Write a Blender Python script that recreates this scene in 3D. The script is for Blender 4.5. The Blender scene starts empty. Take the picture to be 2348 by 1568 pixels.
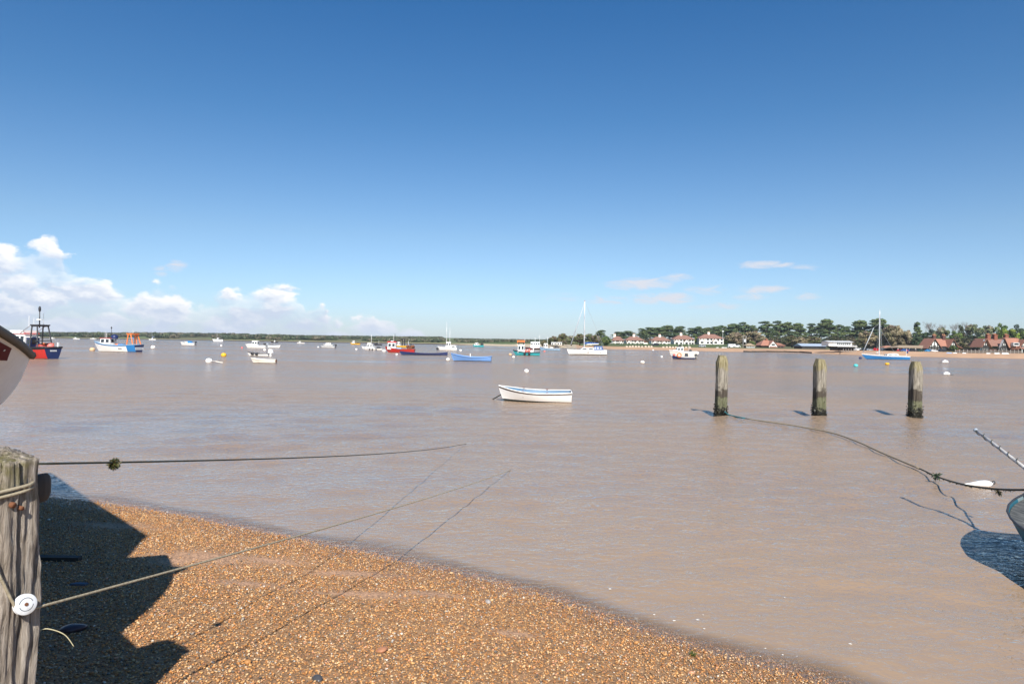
import bpy, bmesh, math, random
import numpy as np
from mathutils import Vector, Matrix, Euler, noise as mnoise

random.seed(7)
rng = np.random.default_rng(11)
scene = bpy.context.scene
COL = scene.collection
PI = math.pi

# ------------------------------------------------------------------ survey
# The camera stands 2.3 m above the water and looks level along +Y (24 mm lens,
# a small roll).  Bearings measured on the photograph are turned into metres here.
F, CX, CY, ROLL, H = 1565.0, 1174.0, 784.0, 0.0135, 2.3
def dep(px, py): return (py-CY) - ROLL*(px-CX)
def lat(px, py): return (px-CX) + ROLL*(py-CY)
def at(px, py, z=0.0):
    d = F*(H-z)/dep(px, py)
    return Vector((lat(px, py)/F*d, d, z))
def atd(px, py, d):
    return Vector((lat(px, py)/F*d, d, H-dep(px, py)/F*d))

# ------------------------------------------------------------------ materials
_mats = {}
def nodes_of(m):
    m.use_nodes = True
    nt = m.node_tree
    return nt, nt.nodes, nt.links
def M(name, col, rough=0.5, var=0.14, scale=6.0, bump=0.0, metal=0.0, dirt=None, dirt_amt=0.0, spec=0.5):
    """painted / plain surface: a procedural mottling of one base colour"""
    if name in _mats: return _mats[name]
    m = bpy.data.materials.new(name); nt, n, l = nodes_of(m)
    b = n['Principled BSDF']
    tc = n.new('ShaderNodeTexCoord')
    nz = n.new('ShaderNodeTexNoise'); nz.inputs['Scale'].default_value = scale
    nz.inputs['Detail'].default_value = 6; nz.inputs['Roughness'].default_value = 0.65
    l.new(tc.outputs['Object'], nz.inputs['Vector'])
    mx = n.new('ShaderNodeMix'); mx.data_type = 'RGBA'
    lo = [max(0, c*(1-var)) for c in col]; hi = [min(1, c*(1+var)) for c in col]
    mx.inputs[6].default_value = (*lo, 1); mx.inputs[7].default_value = (*hi, 1)
    l.new(nz.outputs['Fac'], mx.inputs[0])
    out = mx.outputs[2]
    if dirt is not None:
        n2 = n.new('ShaderNodeTexNoise'); n2.inputs['Scale'].default_value = scale*0.45
        n2.inputs['Detail'].default_value = 8; n2.inputs['Roughness'].default_value = 0.7
        l.new(tc.outputs['Object'], n2.inputs['Vector'])
        mr = n.new('ShaderNodeMapRange'); mr.inputs[1].default_value = 0.5; mr.inputs[2].default_value = 0.68
        mr.inputs[4].default_value = dirt_amt
        l.new(n2.outputs['Fac'], mr.inputs[0])
        m2 = n.new('ShaderNodeMix'); m2.data_type = 'RGBA'
        l.new(mr.outputs[0], m2.inputs[0]); l.new(out, m2.inputs[6]); m2.inputs[7].default_value = (*dirt, 1)
        out = m2.outputs[2]
    l.new(out, b.inputs['Base Color'])
    b.inputs['Roughness'].default_value = rough; b.inputs['Metallic'].default_value = metal
    b.inputs['Specular IOR Level'].default_value = spec
    if bump:
        bp = n.new('ShaderNodeBump'); bp.inputs['Strength'].default_value = bump
        bp.inputs['Distance'].default_value = 0.02
        l.new(nz.outputs['Fac'], bp.inputs['Height']); l.new(bp.outputs[0], b.inputs['Normal'])
    _mats[name] = m
    return m
def MA(name, rough=0.8, var=0.25, scale=3.0, attr='Col', bump=0.0, spec=0.3, trans=0.0):
    """base colour from the mesh's own colour attribute, mottled"""
    if name in _mats: return _mats[name]
    m = bpy.data.materials.new(name); nt, n, l = nodes_of(m)
    b = n['Principled BSDF']
    at_ = n.new('ShaderNodeAttribute'); at_.attribute_name = attr
    tc = n.new('ShaderNodeTexCoord')
    nz = n.new('ShaderNodeTexNoise'); nz.inputs['Scale'].default_value = scale
    nz.inputs['Detail'].default_value = 8; nz.inputs['Roughness'].default_value = 0.7
    l.new(tc.outputs['Object'], nz.inputs['Vector'])
    mr = n.new('ShaderNodeMapRange'); mr.inputs[1].default_value = .25; mr.inputs[2].default_value = .75
    mr.inputs[3].default_value = 1-var; mr.inputs[4].default_value = 1+var
    l.new(nz.outputs['Fac'], mr.inputs[0])
    vm = n.new('ShaderNodeVectorMath'); vm.operation = 'SCALE'
    l.new(at_.outputs['Color'], vm.inputs[0]); l.new(mr.outputs[0], vm.inputs['Scale'])
    l.new(vm.outputs[0], b.inputs['Base Color'])
    b.inputs['Roughness'].default_value = rough; b.inputs['Specular IOR Level'].default_value = spec
    if bump:
        bp = n.new('ShaderNodeBump'); bp.inputs['Strength'].default_value = bump
        bp.inputs['Distance'].default_value = 0.02
        l.new(nz.outputs['Fac'], bp.inputs['Height']); l.new(bp.outputs[0], b.inputs['Normal'])
    if trans:
        t = n.new('ShaderNodeBsdfTranslucent'); l.new(vm.outputs[0], t.inputs['Color'])
        ms = n.new('ShaderNodeMixShader'); ms.inputs[0].default_value = trans
        out = n['Material Output']
        l.new(b.outputs[0], ms.inputs[1]); l.new(t.outputs[0], ms.inputs[2]); l.new(ms.outputs[0], out.inputs['Surface'])
    _mats[name] = m
    return m

WHITE  = M('white_paint', (.84,.83,.80), .35, .05, 1.2, dirt=(.5,.45,.37), dirt_amt=.15)
CREAM  = M('cream_paint', (.80,.76,.67), .45, .08, 2, dirt=(.42,.36,.28), dirt_amt=.25)
GREYW  = M('grey_white_gelcoat', (.6,.61,.61), .4, .1, 2)
BLACK  = M('black_paint', (.02,.02,.024), .5, .3, 4)
NAVY   = M('navy_paint', (.014,.026,.10), .4, .25, 3)
RED    = M('red_paint', (.52,.025,.02), .4, .2, 2, dirt=(.2,.05,.03), dirt_amt=.5)
DRED   = M('dark_red_paint', (.33,.04,.03), .5, .2, 3)
BLUE   = M('blue_paint', (.02,.19,.48), .35, .12, 2)
LBLUE  = M('light_blue_paint', (.15,.31,.64), .45, .12, 2, dirt=(.2,.25,.32), dirt_amt=.4)
PBLUE  = M('pale_blue_paint', (.25,.4,.55), .5, .12, 2)
TURQ   = M('turquoise_paint', (.03,.38,.42), .45, .14, 2, dirt=(.05,.15,.15), dirt_amt=.4)
TEAL   = M('teal_paint', (.012,.10,.15), .4, .25, 4, dirt=(.03,.05,.05), dirt_amt=.6)
ORANGE = M('orange_paint', (.72,.17,.03), .5, .15, 3)
YELLOW = M('yellow_paint', (.75,.42,.02), .45, .12, 3)
PINK   = M('pink_buoy', (.75,.18,.15), .5, .15, 5)
GREEN  = M('dark_green_paint', (.02,.09,.05), .5, .25, 3)
CANVAS = M('blue_canvas', (.03,.09,.28), .85, .2, 5, bump=.2)
GLASS  = M('dark_window_glass', (.025,.03,.035), .08, .2, 3, spec=.8)
STEEL  = M('galvanised_steel', (.42,.43,.44), .4, .15, 6, metal=.7)
DSTEEL = M('dark_steel', (.06,.06,.065), .5, .3, 6, metal=.4)
RUST   = M('rusty_iron', (.16,.06,.025), .85, .4, 20, bump=.4)
ALU    = M('mast_aluminium', (.75,.75,.74), .35, .08, 2, metal=.2)
WOOD   = M('varnished_wood', (.23,.11,.045), .5, .3, 5)
GWOOD  = M('grey_deck_wood', (.26,.24,.22), .75, .25, 6, bump=.2)
DWOOD  = M('dark_wet_wood', (.03,.025,.02), .7, .4, 8, bump=.4)
RUBBER = M('black_rubber', (.018,.018,.018), .6, .3, 8)
ANTIF  = M('dark_antifouling', (.02,.03,.03), .6, .3, 4)
ROPE_T = M('tan_rope', (.34,.29,.2), .9, .3, 60, bump=.4)
ROPE_D = M('dark_rope', (.035,.04,.03), .9, .4, 40, bump=.4)
ROPE_B = M('blue_green_rope', (.02,.12,.14), .9, .3, 40, bump=.4)
ROPE_W = M('white_rope', (.6,.58,.52), .9, .2, 40, bump=.4)

# ------------------------------------------------------------------ mesh builder
class MB:
    def __init__(s): s.v, s.f, s.m = [], [], []
    def _add(s, vs, fs, mi=0):
        o = len(s.v); s.v.extend([tuple(p) for p in vs])
        for q in fs: s.f.append([i+o for i in q]); s.m.append(mi)
    def hexa(s, p, mi=0):     # p: bottom 4 (ccw), top 4 (ccw)
        s._add(p, [(3,2,1,0),(4,5,6,7),(0,1,5,4),(1,2,6,5),(2,3,7,6),(3,0,4,7)], mi); return s
    def box(s, c, d, mi=0, rz=0.0):
        cx,cy,cz = c; a,b,e = d[0]/2,d[1]/2,d[2]/2; ca,sa = math.cos(rz),math.sin(rz)
        P = []
        for z in (-e,e):
            for x,y in ((-a,-b),(a,-b),(a,b),(-a,b)):
                P.append((cx+x*ca-y*sa, cy+x*sa+y*ca, cz+z))
        return s.hexa(P, mi)
    def frust(s, x0,x1,y0,y1,z0, X0,X1,Y0,Y1,z1, mi=0):
        return s.hexa([(x0,y0,z0),(x1,y0,z0),(x1,y1,z0),(x0,y1,z0),(X0,Y0,z1),(X1,Y0,z1),(X1,Y1,z1),(X0,Y1,z1)], mi)
    def poly(s, pts, mi=0): s._add(pts, [tuple(range(len(pts)))], mi); return s
    def prism(s, pts, off, mi=0):
        off = Vector(off); n = len(pts); P = [Vector(p) for p in pts]; Q = [p+off for p in P]
        fs = [tuple(range(n-1,-1,-1)), tuple(range(n,2*n))]+[(i,(i+1)%n,(i+1)%n+n,i+n) for i in range(n)]
        s._add(P+Q, fs, mi); return s
    def tube(s, path, r, n=8, mi=0, cap=True):
        path = [Vector(p) for p in path]; k = len(path)
        rs = r if isinstance(r,(list,tuple)) else [r]*k
        t0 = (path[1]-path[0]).normalized()
        up = Vector((0,0,1)) if abs(t0.z)<.9 else Vector((1,0,0))
        u = t0.cross(up).normalized()
        vs, fs = [], []
        for i in range(k):
            t = (path[min(i+1,k-1)]-path[max(i-1,0)])
            t = t.normalized() if t.length>1e-9 else t0
            u = (u - t*u.dot(t)); u = u.normalized() if u.length>1e-6 else t.orthogonal().normalized()
            w = t.cross(u)
            for j in range(n):
                a = 2*PI*j/n
                vs.append(path[i]+(u*math.cos(a)+w*math.sin(a))*rs[i])
        for i in range(k-1):
            for j in range(n):
                fs.append((i*n+j, i*n+(j+1)%n, (i+1)*n+(j+1)%n, (i+1)*n+j))
        if cap:
            fs.append(tuple(range(n-1,-1,-1))); fs.append(tuple((k-1)*n+j for j in range(n)))
        s._add(vs, fs, mi); return s
    def ball(s, c, r, nu=12, nv=8, mi=0, zmin=-1.0):
        rx,ry,rz = r if isinstance(r,(tuple,list)) else (r,r,r)
        vs, fs = [], []
        for i in range(nv+1):
            th = PI*i/nv
            for j in range(nu):
                a = 2*PI*j/nu
                vs.append((c[0]+rx*math.sin(th)*math.cos(a), c[1]+ry*math.sin(th)*math.sin(a), c[2]+rz*max(zmin,math.cos(th))))
        for i in range(nv):
            for j in range(nu):
                fs.append((i*nu+j,(i+1)*nu+j,(i+1)*nu+(j+1)%nu,i*nu+(j+1)%nu))
        s._add(vs, fs, mi); return s
    def torus(s, c, R, r, axis='y', nu=20, nv=8, mi=0):
        vs, fs = [], []
        for i in range(nu):
            a = 2*PI*i/nu
            for j in range(nv):
                b = 2*PI*j/nv; q = R+r*math.cos(b); h = r*math.sin(b)
                p = {'y':(q*math.cos(a),h,q*math.sin(a)),'x':(h,q*math.cos(a),q*math.sin(a)),'z':(q*math.cos(a),q*math.sin(a),h)}[axis]
                vs.append((c[0]+p[0],c[1]+p[1],c[2]+p[2]))
        for i in range(nu):
            for j in range(nv):
                fs.append((i*nv+j,((i+1)%nu)*nv+j,((i+1)%nu)*nv+(j+1)%nv,i*nv+(j+1)%nv))
        s._add(vs, fs, mi); return s
    def grid(s, rows, mi=0):
        k = len(rows[0]); vs = [p for r in rows for p in r]
        fs = [(i*k+j,i*k+j+1,(i+1)*k+j+1,(i+1)*k+j) for i in range(len(rows)-1) for j in range(k-1)]
        if callable(mi):
            o = len(s.v); s.v.extend([tuple(p) for p in vs])
            for q in fs:
                c = sum((Vector(vs[i]) for i in q), Vector())/4
                s.f.append([i+o for i in q]); s.m.append(mi(c))
        else: s._add(vs, fs, mi)
        return s
    def build(s, name, mats, parent=None, smooth=False, angle=None):
        me = bpy.data.meshes.new(name); me.from_pydata(s.v, [], s.f)
        mats = mats if isinstance(mats,(list,tuple)) else [mats]
        for m in mats: me.materials.append(m)
        if len(mats)>1: me.polygons.foreach_set('material_index', s.m)
        if smooth: me.polygons.foreach_set('use_smooth', [True]*len(me.polygons))
        me.update()
        if angle is not None: me.set_sharp_from_angle(angle=math.radians(angle))
        o = bpy.data.objects.new(name, me); COL.objects.link(o)
        if parent is not None: o.parent = parent
        return o
def tag(o, label=None, cat=None, group=None, kind=None):
    if label: o['label'] = label
    if cat: o['category'] = cat
    if group: o['group'] = group
    if kind: o['kind'] = kind
    return o
def empty(name, loc, rz=0.0):
    o = bpy.data.objects.new(name, None); COL.objects.link(o)
    o.location = loc; o.rotation_euler = (0,0,rz); o.empty_display_size = .2
    return o
def thing(name, label, cat, loc, rz=0.0, group=None):
    return tag(empty(name, loc, rz), label, cat, group)
def copy_tree(o, parent=None):
    c = o.copy(); COL.objects.link(c)
    if parent is not None: c.parent = parent
    for ch in list(o.children): copy_tree(ch, c)
    return c
def np_mesh(name, V, Fc, mat, col=None, smooth=False, parent=None, nv=3):
    """fast mesh from arrays; col = per-vertex linear RGB"""
    me = bpy.data.meshes.new(name)
    V = np.asarray(V, dtype=np.float32); Fc = np.asarray(Fc, dtype=np.int32)
    me.vertices.add(len(V)); me.vertices.foreach_set('co', V.ravel())
    me.loops.add(Fc.size); me.loops.foreach_set('vertex_index', Fc.ravel())
    me.polygons.add(len(Fc))
    me.polygons.foreach_set('loop_start', np.arange(0, Fc.size, Fc.shape[1], dtype=np.int32))
    me.polygons.foreach_set('loop_total', np.full(len(Fc), Fc.shape[1], dtype=np.int32))
    me.materials.append(mat)
    if smooth: me.polygons.foreach_set('use_smooth', np.ones(len(Fc), dtype=bool))
    if col is not None:
        a = me.color_attributes.new('Col', 'FLOAT_COLOR', 'POINT')
        c = np.ones((len(V),4), dtype=np.float32); c[:,:3] = col
        a.data.foreach_set('color', c.ravel())
    me.update(calc_edges=True); me.validate()
    o = bpy.data.objects.new(name, me); COL.objects.link(o)
    if parent is not None: o.parent = parent
    return o

# ------------------------------------------------------------------ camera, light, sky
cam = bpy.data.cameras.new('camera'); co = bpy.data.objects.new('camera', cam); COL.objects.link(co)
cam.sensor_width = 36.0; cam.lens = F/2348*36.0
cam.clip_start = 0.05; cam.clip_end = 30000
co.matrix_world = Matrix.Translation((0,0,H)) @ Matrix.Rotation(PI/2,4,'X') @ Matrix.Rotation(math.atan(ROLL),4,'Z')
scene.camera = co

SUN_EL, SUN_AZ = math.radians(41), math.radians(7)       # behind the camera, a little to its right
sdir = Vector((math.sin(SUN_AZ)*math.cos(SUN_EL), -math.cos(SUN_AZ)*math.cos(SUN_EL), math.sin(SUN_EL)))
sl = bpy.data.lights.new('sun','SUN'); so = bpy.data.objects.new('sun', sl); COL.objects.link(so)
sl.energy = 5.0; sl.angle = math.radians(.53); sl.color = (1,.945,.86)
so.rotation_euler = (-sdir).to_track_quat('-Z','Y').to_euler()
so.location = (20,-30,60)

scene.view_settings.view_transform = 'Standard'
scene.view_settings.look = 'None'
scene.view_settings.exposure = 0.5
scene.view_settings.gamma = 1.0

world = bpy.data.worlds.new('World'); scene.world = world; world.use_nodes = True
wn, wl = world.node_tree.nodes, world.node_tree.links
wn.clear()
wout = wn.new('ShaderNodeOutputWorld')
sky = wn.new('ShaderNodeTexSky'); sky.sky_type = 'NISHITA'; sky.sun_disc = False
sky.sun_elevation = SUN_EL; sky.sun_rotation = PI-SUN_AZ
sky.air_density = 1.0; sky.dust_density = 0.4; sky.ozone_density = 2.6; sky.altitude = 0
bg = wn.new('ShaderNodeBackground'); bg.inputs['Strength'].default_value = 0.080

def Mth(op, a, b=None, c=None, clamp=False):
    n = wn.new('ShaderNodeMath'); n.operation = op; n.use_clamp = clamp
    for i,x in enumerate((a,b,c)):
        if x is None: continue
        if isinstance(x,(int,float)): n.inputs[i].default_value = x
        else: wl.new(x, n.inputs[i])
    return n.outputs[0]
def Sst(x, lo, hi):
    n = wn.new('ShaderNodeMapRange'); n.interpolation_type = 'SMOOTHSTEP'
    wl.new(x, n.inputs[0])
    for i,v in ((1,lo),(2,hi)):
        if isinstance(v,(int,float)): n.inputs[i].default_value = v
        else: wl.new(v, n.inputs[i])
    return n.outputs[0]
wtc = wn.new('ShaderNodeTexCoord')
nrm = wn.new('ShaderNodeVectorMath'); nrm.operation = 'NORMALIZE'; wl.new(wtc.outputs['Generated'], nrm.inputs[0])
sep = wn.new('ShaderNodeSeparateXYZ'); wl.new(nrm.outputs[0], sep.inputs[0])
az = Mth('ARCTAN2', sep.outputs[0], sep.outputs[1])          # radians right of +Y
el = Mth('ARCSINE', sep.outputs[2])
def azel(px, py):
    v = Vector((lat(px,py), F, -dep(px,py))).normalized()
    return math.atan2(v.x, v.y), math.asin(v.z)
def wnoise(sx, sy, ox, oy, detail=7, rough=.55, dist=0.0):
    cmb = wn.new('ShaderNodeCombineXYZ')
    wl.new(Mth('MULTIPLY_ADD', az, sx, ox), cmb.inputs[0]); wl.new(Mth('MULTIPLY_ADD', el, sy, oy), cmb.inputs[1])
    nz = wn.new('ShaderNodeTexNoise'); nz.noise_dimensions = '2D'
    nz.inputs['Scale'].default_value = 1; nz.inputs['Detail'].default_value = detail
    nz.inputs['Roughness'].default_value = rough; nz.inputs['Distortion'].default_value = dist
    wl.new(cmb.outputs[0], nz.inputs['Vector'])
    return nz.outputs['Fac']
# clear, dry spring air: the sky's blue deepens with height
tint = wn.new('ShaderNodeValToRGB'); te = tint.color_ramp.elements
te[0].position = 0.0; te[0].color = (.84,.98,1.30,1); te[1].position = .30; te[1].color = (.76,.91,1.05,1)
for p_,c_ in ((.62,(.45,.78,1.01,1)),(1.0,(.25,.68,1.02,1))):
    e_ = te.new(p_); e_.color = c_
tel = wn.new('ShaderNodeMapRange'); wl.new(el, tel.inputs[0]); tel.inputs[1].default_value = 0; tel.inputs[2].default_value = .5
wl.new(tel.outputs[0], tint.inputs[0])
# unclamped tint colours come from a vector scale
tv = wn.new('ShaderNodeVectorMath'); tv.operation = 'MULTIPLY'; wl.new(sky.outputs[0], tv.inputs[0]); wl.new(tint.outputs[0], tv.inputs[1])
wl.new(tv.outputs[0], bg.inputs['Color'])
# cumulus bank low in the left of the view: its top edge as a function of bearing
edge = [(-700,400),(-300,470),(-60,520),(0,536),(50,550),(85,545),(110,531),(135,545),(150,590),(175,604),(215,618),(250,634),(300,662),
        (330,655),(365,652),(405,662),(440,690),(465,676),(500,668),(540,658),(600,652),(660,654),(692,662),(706,692),(735,688),
        (750,718),(775,738),(815,732),(850,716),(872,730),(910,733),(945,742),(975,764),(1040,784),(1300,790)]
pa = [azel(*p) for p in edge]
A0, A1, EMAX = pa[0][0], pa[-1][0], .24
fc = wn.new('ShaderNodeFloatCurve')
cv = fc.mapping.curves[0]
while len(cv.points) > 2: cv.points.remove(cv.points[1])
for i,(a,e) in enumerate(pa):
    u, v = (a-A0)/(A1-A0), max(0,e)/EMAX
    if i == 0: cv.points[0].location = (0, v)
    elif i == len(pa)-1: cv.points[-1].location = (1, v)
    else: cv.points.new(u, v)
for p in cv.points: p.handle_type = 'AUTO'
fc.mapping.update()
ua = wn.new('ShaderNodeMapRange'); wl.new(az, ua.inputs[0]); ua.inputs[1].default_value = A0; ua.inputs[2].default_value = A1
wl.new(ua.outputs[0], fc.inputs['Value'])
top = Mth('MULTIPLY_ADD', fc.outputs[0], EMAX*.97, -.003)
def wvor(sx, sy, ox, oy, warp=None, smooth=.35):
    cmb = wn.new('ShaderNodeCombineXYZ')
    X_ = Mth('MULTIPLY_ADD', az, sx, ox); Y_ = Mth('MULTIPLY_ADD', el, sy, oy)
    if warp is not None:
        X_ = Mth('ADD', X_, Mth('MULTIPLY', Mth('SUBTRACT', warp[0], .5), warp[2])); Y_ = Mth('ADD', Y_, Mth('MULTIPLY', Mth('SUBTRACT', warp[1], .5), warp[2]))
    wl.new(X_, cmb.inputs[0]); wl.new(Y_, cmb.inputs[1])
    v = wn.new('ShaderNodeTexVoronoi'); v.voronoi_dimensions = '2D'; v.feature = 'SMOOTH_F1'
    v.inputs['Scale'].default_value = 1; v.inputs['Smoothness'].default_value = smooth
    wl.new(cmb.outputs[0], v.inputs['Vector'])
    return Mth('SUBTRACT', 1.0, v.outputs['Distance'])
wa = wnoise(40, 70, .7, 5.2, 5, .55); wb_n = wnoise(40, 70, 8.7, 2.2, 5, .55)
wp = (wa, wb_n, .85); wp2 = (wa, wb_n, 1.6)
DU = .16
v1 = wvor(22, 40, 2.3, 1.7, wp); v1u = wvor(22, 40, 2.3+.10, 1.7+.22, wp)
v2 = wvor(52, 88, 5.3, 3.7, wp2); v2u = wvor(52, 88, 5.3+.10, 3.7+.2, wp2)
nL = wnoise(9, 34, 9.3, 1.2, 4, .5)
nS = wnoise(120, 190, 1.3, 4.4, 6, .6)
h1 = Mth('SUBTRACT', Mth('ADD', top, Mth('MULTIPLY', Mth('SUBTRACT', v1, .55), .030)), el)   # >0 inside
h1 = Mth('ADD', h1, Mth('MULTIPLY', Mth('SUBTRACT', v2, .55), .012))
h1 = Mth('ADD', h1, Mth('MULTIPLY', Mth('SUBTRACT', nS, .5), .009))
dens = Sst(h1, -.003, .010)
hole = Sst(Mth('ADD', Mth('MULTIPLY', v1, .5), Mth('MULTIPLY', nL, .5)), .42, .60)
dens = Mth('MULTIPLY', dens, Mth('MULTIPLY_ADD', hole, .5, .48))
relief = Mth('ADD', Mth('MULTIPLY', Mth('SUBTRACT', v1, v1u), 1.5), Mth('MULTIPLY', Mth('SUBTRACT', v2, v2u), .9))
litv = Mth('ADD', relief, Mth('MULTIPLY', Mth('SUBTRACT', nL, .5), 1.3))
litv = Mth('ADD', litv, Mth('MULTIPLY', Mth('SUBTRACT', nS, .5), .55))
rim = Sst(h1, .036, .002)                                 # close to the upper edge = sunlit heads
lit = Mth('ADD', Mth('ADD', litv, .20), Mth('MULTIPLY', rim, .62), clamp=True)
low = Sst(el, .0, .05)                                    # distant bases near the horizon are flatter
lit = Mth('MULTIPLY', lit, Mth('MULTIPLY_ADD', low, .75, .25))
ccol = wn.new('ShaderNodeMix'); ccol.data_type = 'RGBA'
ccol.inputs[6].default_value = (.60,.68,.82,1); ccol.inputs[7].default_value = (1,1,1,1)
wl.new(lit, ccol.inputs[0])
# flat wisps in the right of the view
def wisp(px, py, wx, wy, amt):
    a,e = azel(px,py); a2,_ = azel(px+wx,py); _,e2 = azel(px,py-wy)
    dx = Mth('DIVIDE', Mth('SUBTRACT', az, a), a2-a); dy = Mth('DIVIDE', Mth('SUBTRACT', el, e), e2-e)
    r = Mth('ADD', Mth('MULTIPLY', dx, dx), Mth('MULTIPLY', dy, dy))
    return Mth('MULTIPLY', Mth('SUBTRACT', 1.0, r), amt, clamp=False)
W = [(1475,652,95,16,1.0),(1550,640,40,14,.7),(1515,684,90,17,.8),(1395,688,60,14,.55),(1620,664,60,14,.55),(1752,607,70,11,1.0),
     (1745,664,75,12,.85),(1720,681,50,10,.6),(1845,680,45,11,.6),(1640,702,60,10,.5),(1290,684,60,11,.32),(1870,611,60,8,.3),
     (405,611,26,16,.6),(370,622,20,14,.5)]
acc = None
for w in W:
    q = wisp(*w); acc = q if acc is None else Mth('MAXIMUM', acc, q)
nw = wnoise(30, 95, 5.5, 2.2, 7, .6, .8)
wd = Mth('ADD', acc, Mth('MULTIPLY', Mth('SUBTRACT', nw, .5), 2.3))
wd = Mth('MULTIPLY', Sst(wd, -.1, 1.2), .9)
wd = Mth('MULTIPLY', wd, Sst(acc, -.8, .4))
front = Sst(sep.outputs[1], 0.02, .1)
dens = Mth('MULTIPLY', dens, front); wd = Mth('MULTIPLY', wd, front)
cb = wn.new('ShaderNodeBackground'); wl.new(ccol.outputs[2], cb.inputs['Color']); cb.inputs['Strength'].default_value = .80
wb = wn.new('ShaderNodeBackground'); wb.inputs['Color'].default_value = (.82,.83,.90,1); wb.inputs['Strength'].default_value = .69
m1 = wn.new('ShaderNodeMixShader'); wl.new(wd, m1.inputs[0]); wl.new(bg.outputs[0], m1.inputs[1]); wl.new(wb.outputs[0], m1.inputs[2])
m2 = wn.new('ShaderNodeMixShader'); wl.new(dens, m2.inputs[0]); wl.new(m1.outputs[0], m2.inputs[1]); wl.new(cb.outputs[0], m2.inputs[2])
wl.new(m2.outputs[0], wout.inputs['Surface'])
# ------------------------------------------------------------------ beach, water, pebbles
SHORE = [(-60,34),(-30,22),(-14,13.4)]
for p in [(100,1141),(200,1150),(300,1166),(440,1190),(640,1230),(820,1268),(1000,1310),(1250,1375),(1400,1425),(1560,1480),(1720,1524),(1880,1568)]:
    q = at(*p); SHORE.append((q.x,q.y))
SHORE += [(2.75,4.0),(3.3,2.9),(3.8,1.0),(4.2,-3),(5,-9),(9,-30),(14,-60)]
SP = np.array(SHORE)
def shore_dist(P):
    """signed distance to the waterline, positive on the beach"""
    best = np.full(len(P), 1e9); sg = np.ones(len(P))
    for i in range(len(SP)-1):
        a, b = SP[i], SP[i+1]; ab = b-a; t = np.clip(((P-a)@ab)/(ab@ab), 0, 1)
        q = a+t[:,None]*ab; dx = P-q; d = np.hypot(dx[:,0],dx[:,1])
        cr = ab[0]*(P[:,1]-a[1])-ab[1]*(P[:,0]-a[0])
        m = d < best-1e-9
        best[m] = d[m]; sg[m] = np.where(cr[m] < 0, 1, -1)
    return best*sg
def beach_z(x, y):
    P = np.column_stack([np.ravel(x), np.ravel(y)]).astype(float)
    d = shore_dist(P)
    up = .105*d+.006*d*d; up = np.where(d>6, .846+.05*(d-6), up); up = np.minimum(up, 2.2)
    dn = np.maximum(.13*d, -2.2)
    z = np.where(d>0, up, dn)
    w = .012*np.sin(P[:,0]*2.1+P[:,1]*1.3)+.010*np.sin(P[:,0]*-1.2+P[:,1]*3.1+1)+.006*np.sin(P[:,0]*5.1+P[:,1]*4.3)
    return (z + w*np.clip(np.abs(d)/.8,0.15,1)).reshape(np.shape(x))
def bz(x, y): return float(beach_z(np.array([x]), np.array([y]))[0])
def graded(lo, hi, mid, n, k):
    t = np.linspace(-1,1,n); s = np.sinh(k*t)/math.sinh(k)
    return np.where(s<0, mid+s*(mid-lo), mid+s*(hi-mid))
def sand_patch(x, y):
    """0..1: bare sand showing between the shingle"""
    v = np.zeros_like(x)
    for px,py,rx,ry in ((470,1285,.62,.30),(400,1300,.3,.22),(600,1275,.5,.16),(800,1300,.55,.13),(985,1330,.3,.1),(840,1340,.45,.12),(260,1200,.5,.2),(560,1335,.35,.12),(1180,1420,.2,.08)):
        z = .12 if py<1320 else .2
        q = at(px,py,z)
        r = ((x-q.x)/rx)**2 + ((y-q.y)/ry)**2
        v = np.maximum(v, np.exp(-r*1.1))
    n = np.sin(x*3.1+y*1.7)*np.sin(x*-1.3+y*4.7+.6)
    return np.clip(v+.12*np.clip(n-.55,0,1),0,1)
gx = graded(-60, 40, -1.0, 420, 4.6); gy = graded(-50, 36, 5.6, 420, 4.2)
X, Y = np.meshgrid(gx, gy); Z = beach_z(X, Y)
nxn, nyn = len(gx), len(gy)
idx = np.arange(nxn*nyn).reshape(nyn, nxn)
Q = np.stack([idx[:-1,:-1], idx[:-1,1:], idx[1:,1:], idx[1:,:-1]], -1).reshape(-1,4)
sp = sand_patch(X.ravel(), Y.ravel())
sandc = np.array((.46,.27,.16)); grav = np.array((.32,.18,.085))
bc = grav[None]*(1-sp[:,None])+sandc[None]*sp[:,None]

mb = bpy.data.materials.new('shingle_bed'); nt, n, l = nodes_of(mb); b = n['Principled BSDF']
a_ = n.new('ShaderNodeAttribute'); a_.attribute_name = 'Col'
tc = n.new('ShaderNodeTexCoord'); vo = n.new('ShaderNodeTexVoronoi'); vo.inputs['Scale'].default_value = 62
l.new(tc.outputs['Object'], vo.inputs['Vector'])
hs = n.new('ShaderNodeSeparateColor'); l.new(vo.outputs['Color'], hs.inputs[0])
mr = n.new('ShaderNodeMapRange'); l.new(hs.outputs[0], mr.inputs[0]); mr.inputs[3].default_value = .55; mr.inputs[4].default_value = 1.35
vm = n.new('ShaderNodeVectorMath'); vm.operation = 'SCALE'; l.new(a_.outputs['Color'], vm.inputs[0]); l.new(mr.outputs[0], vm.inputs['Scale'])
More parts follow.
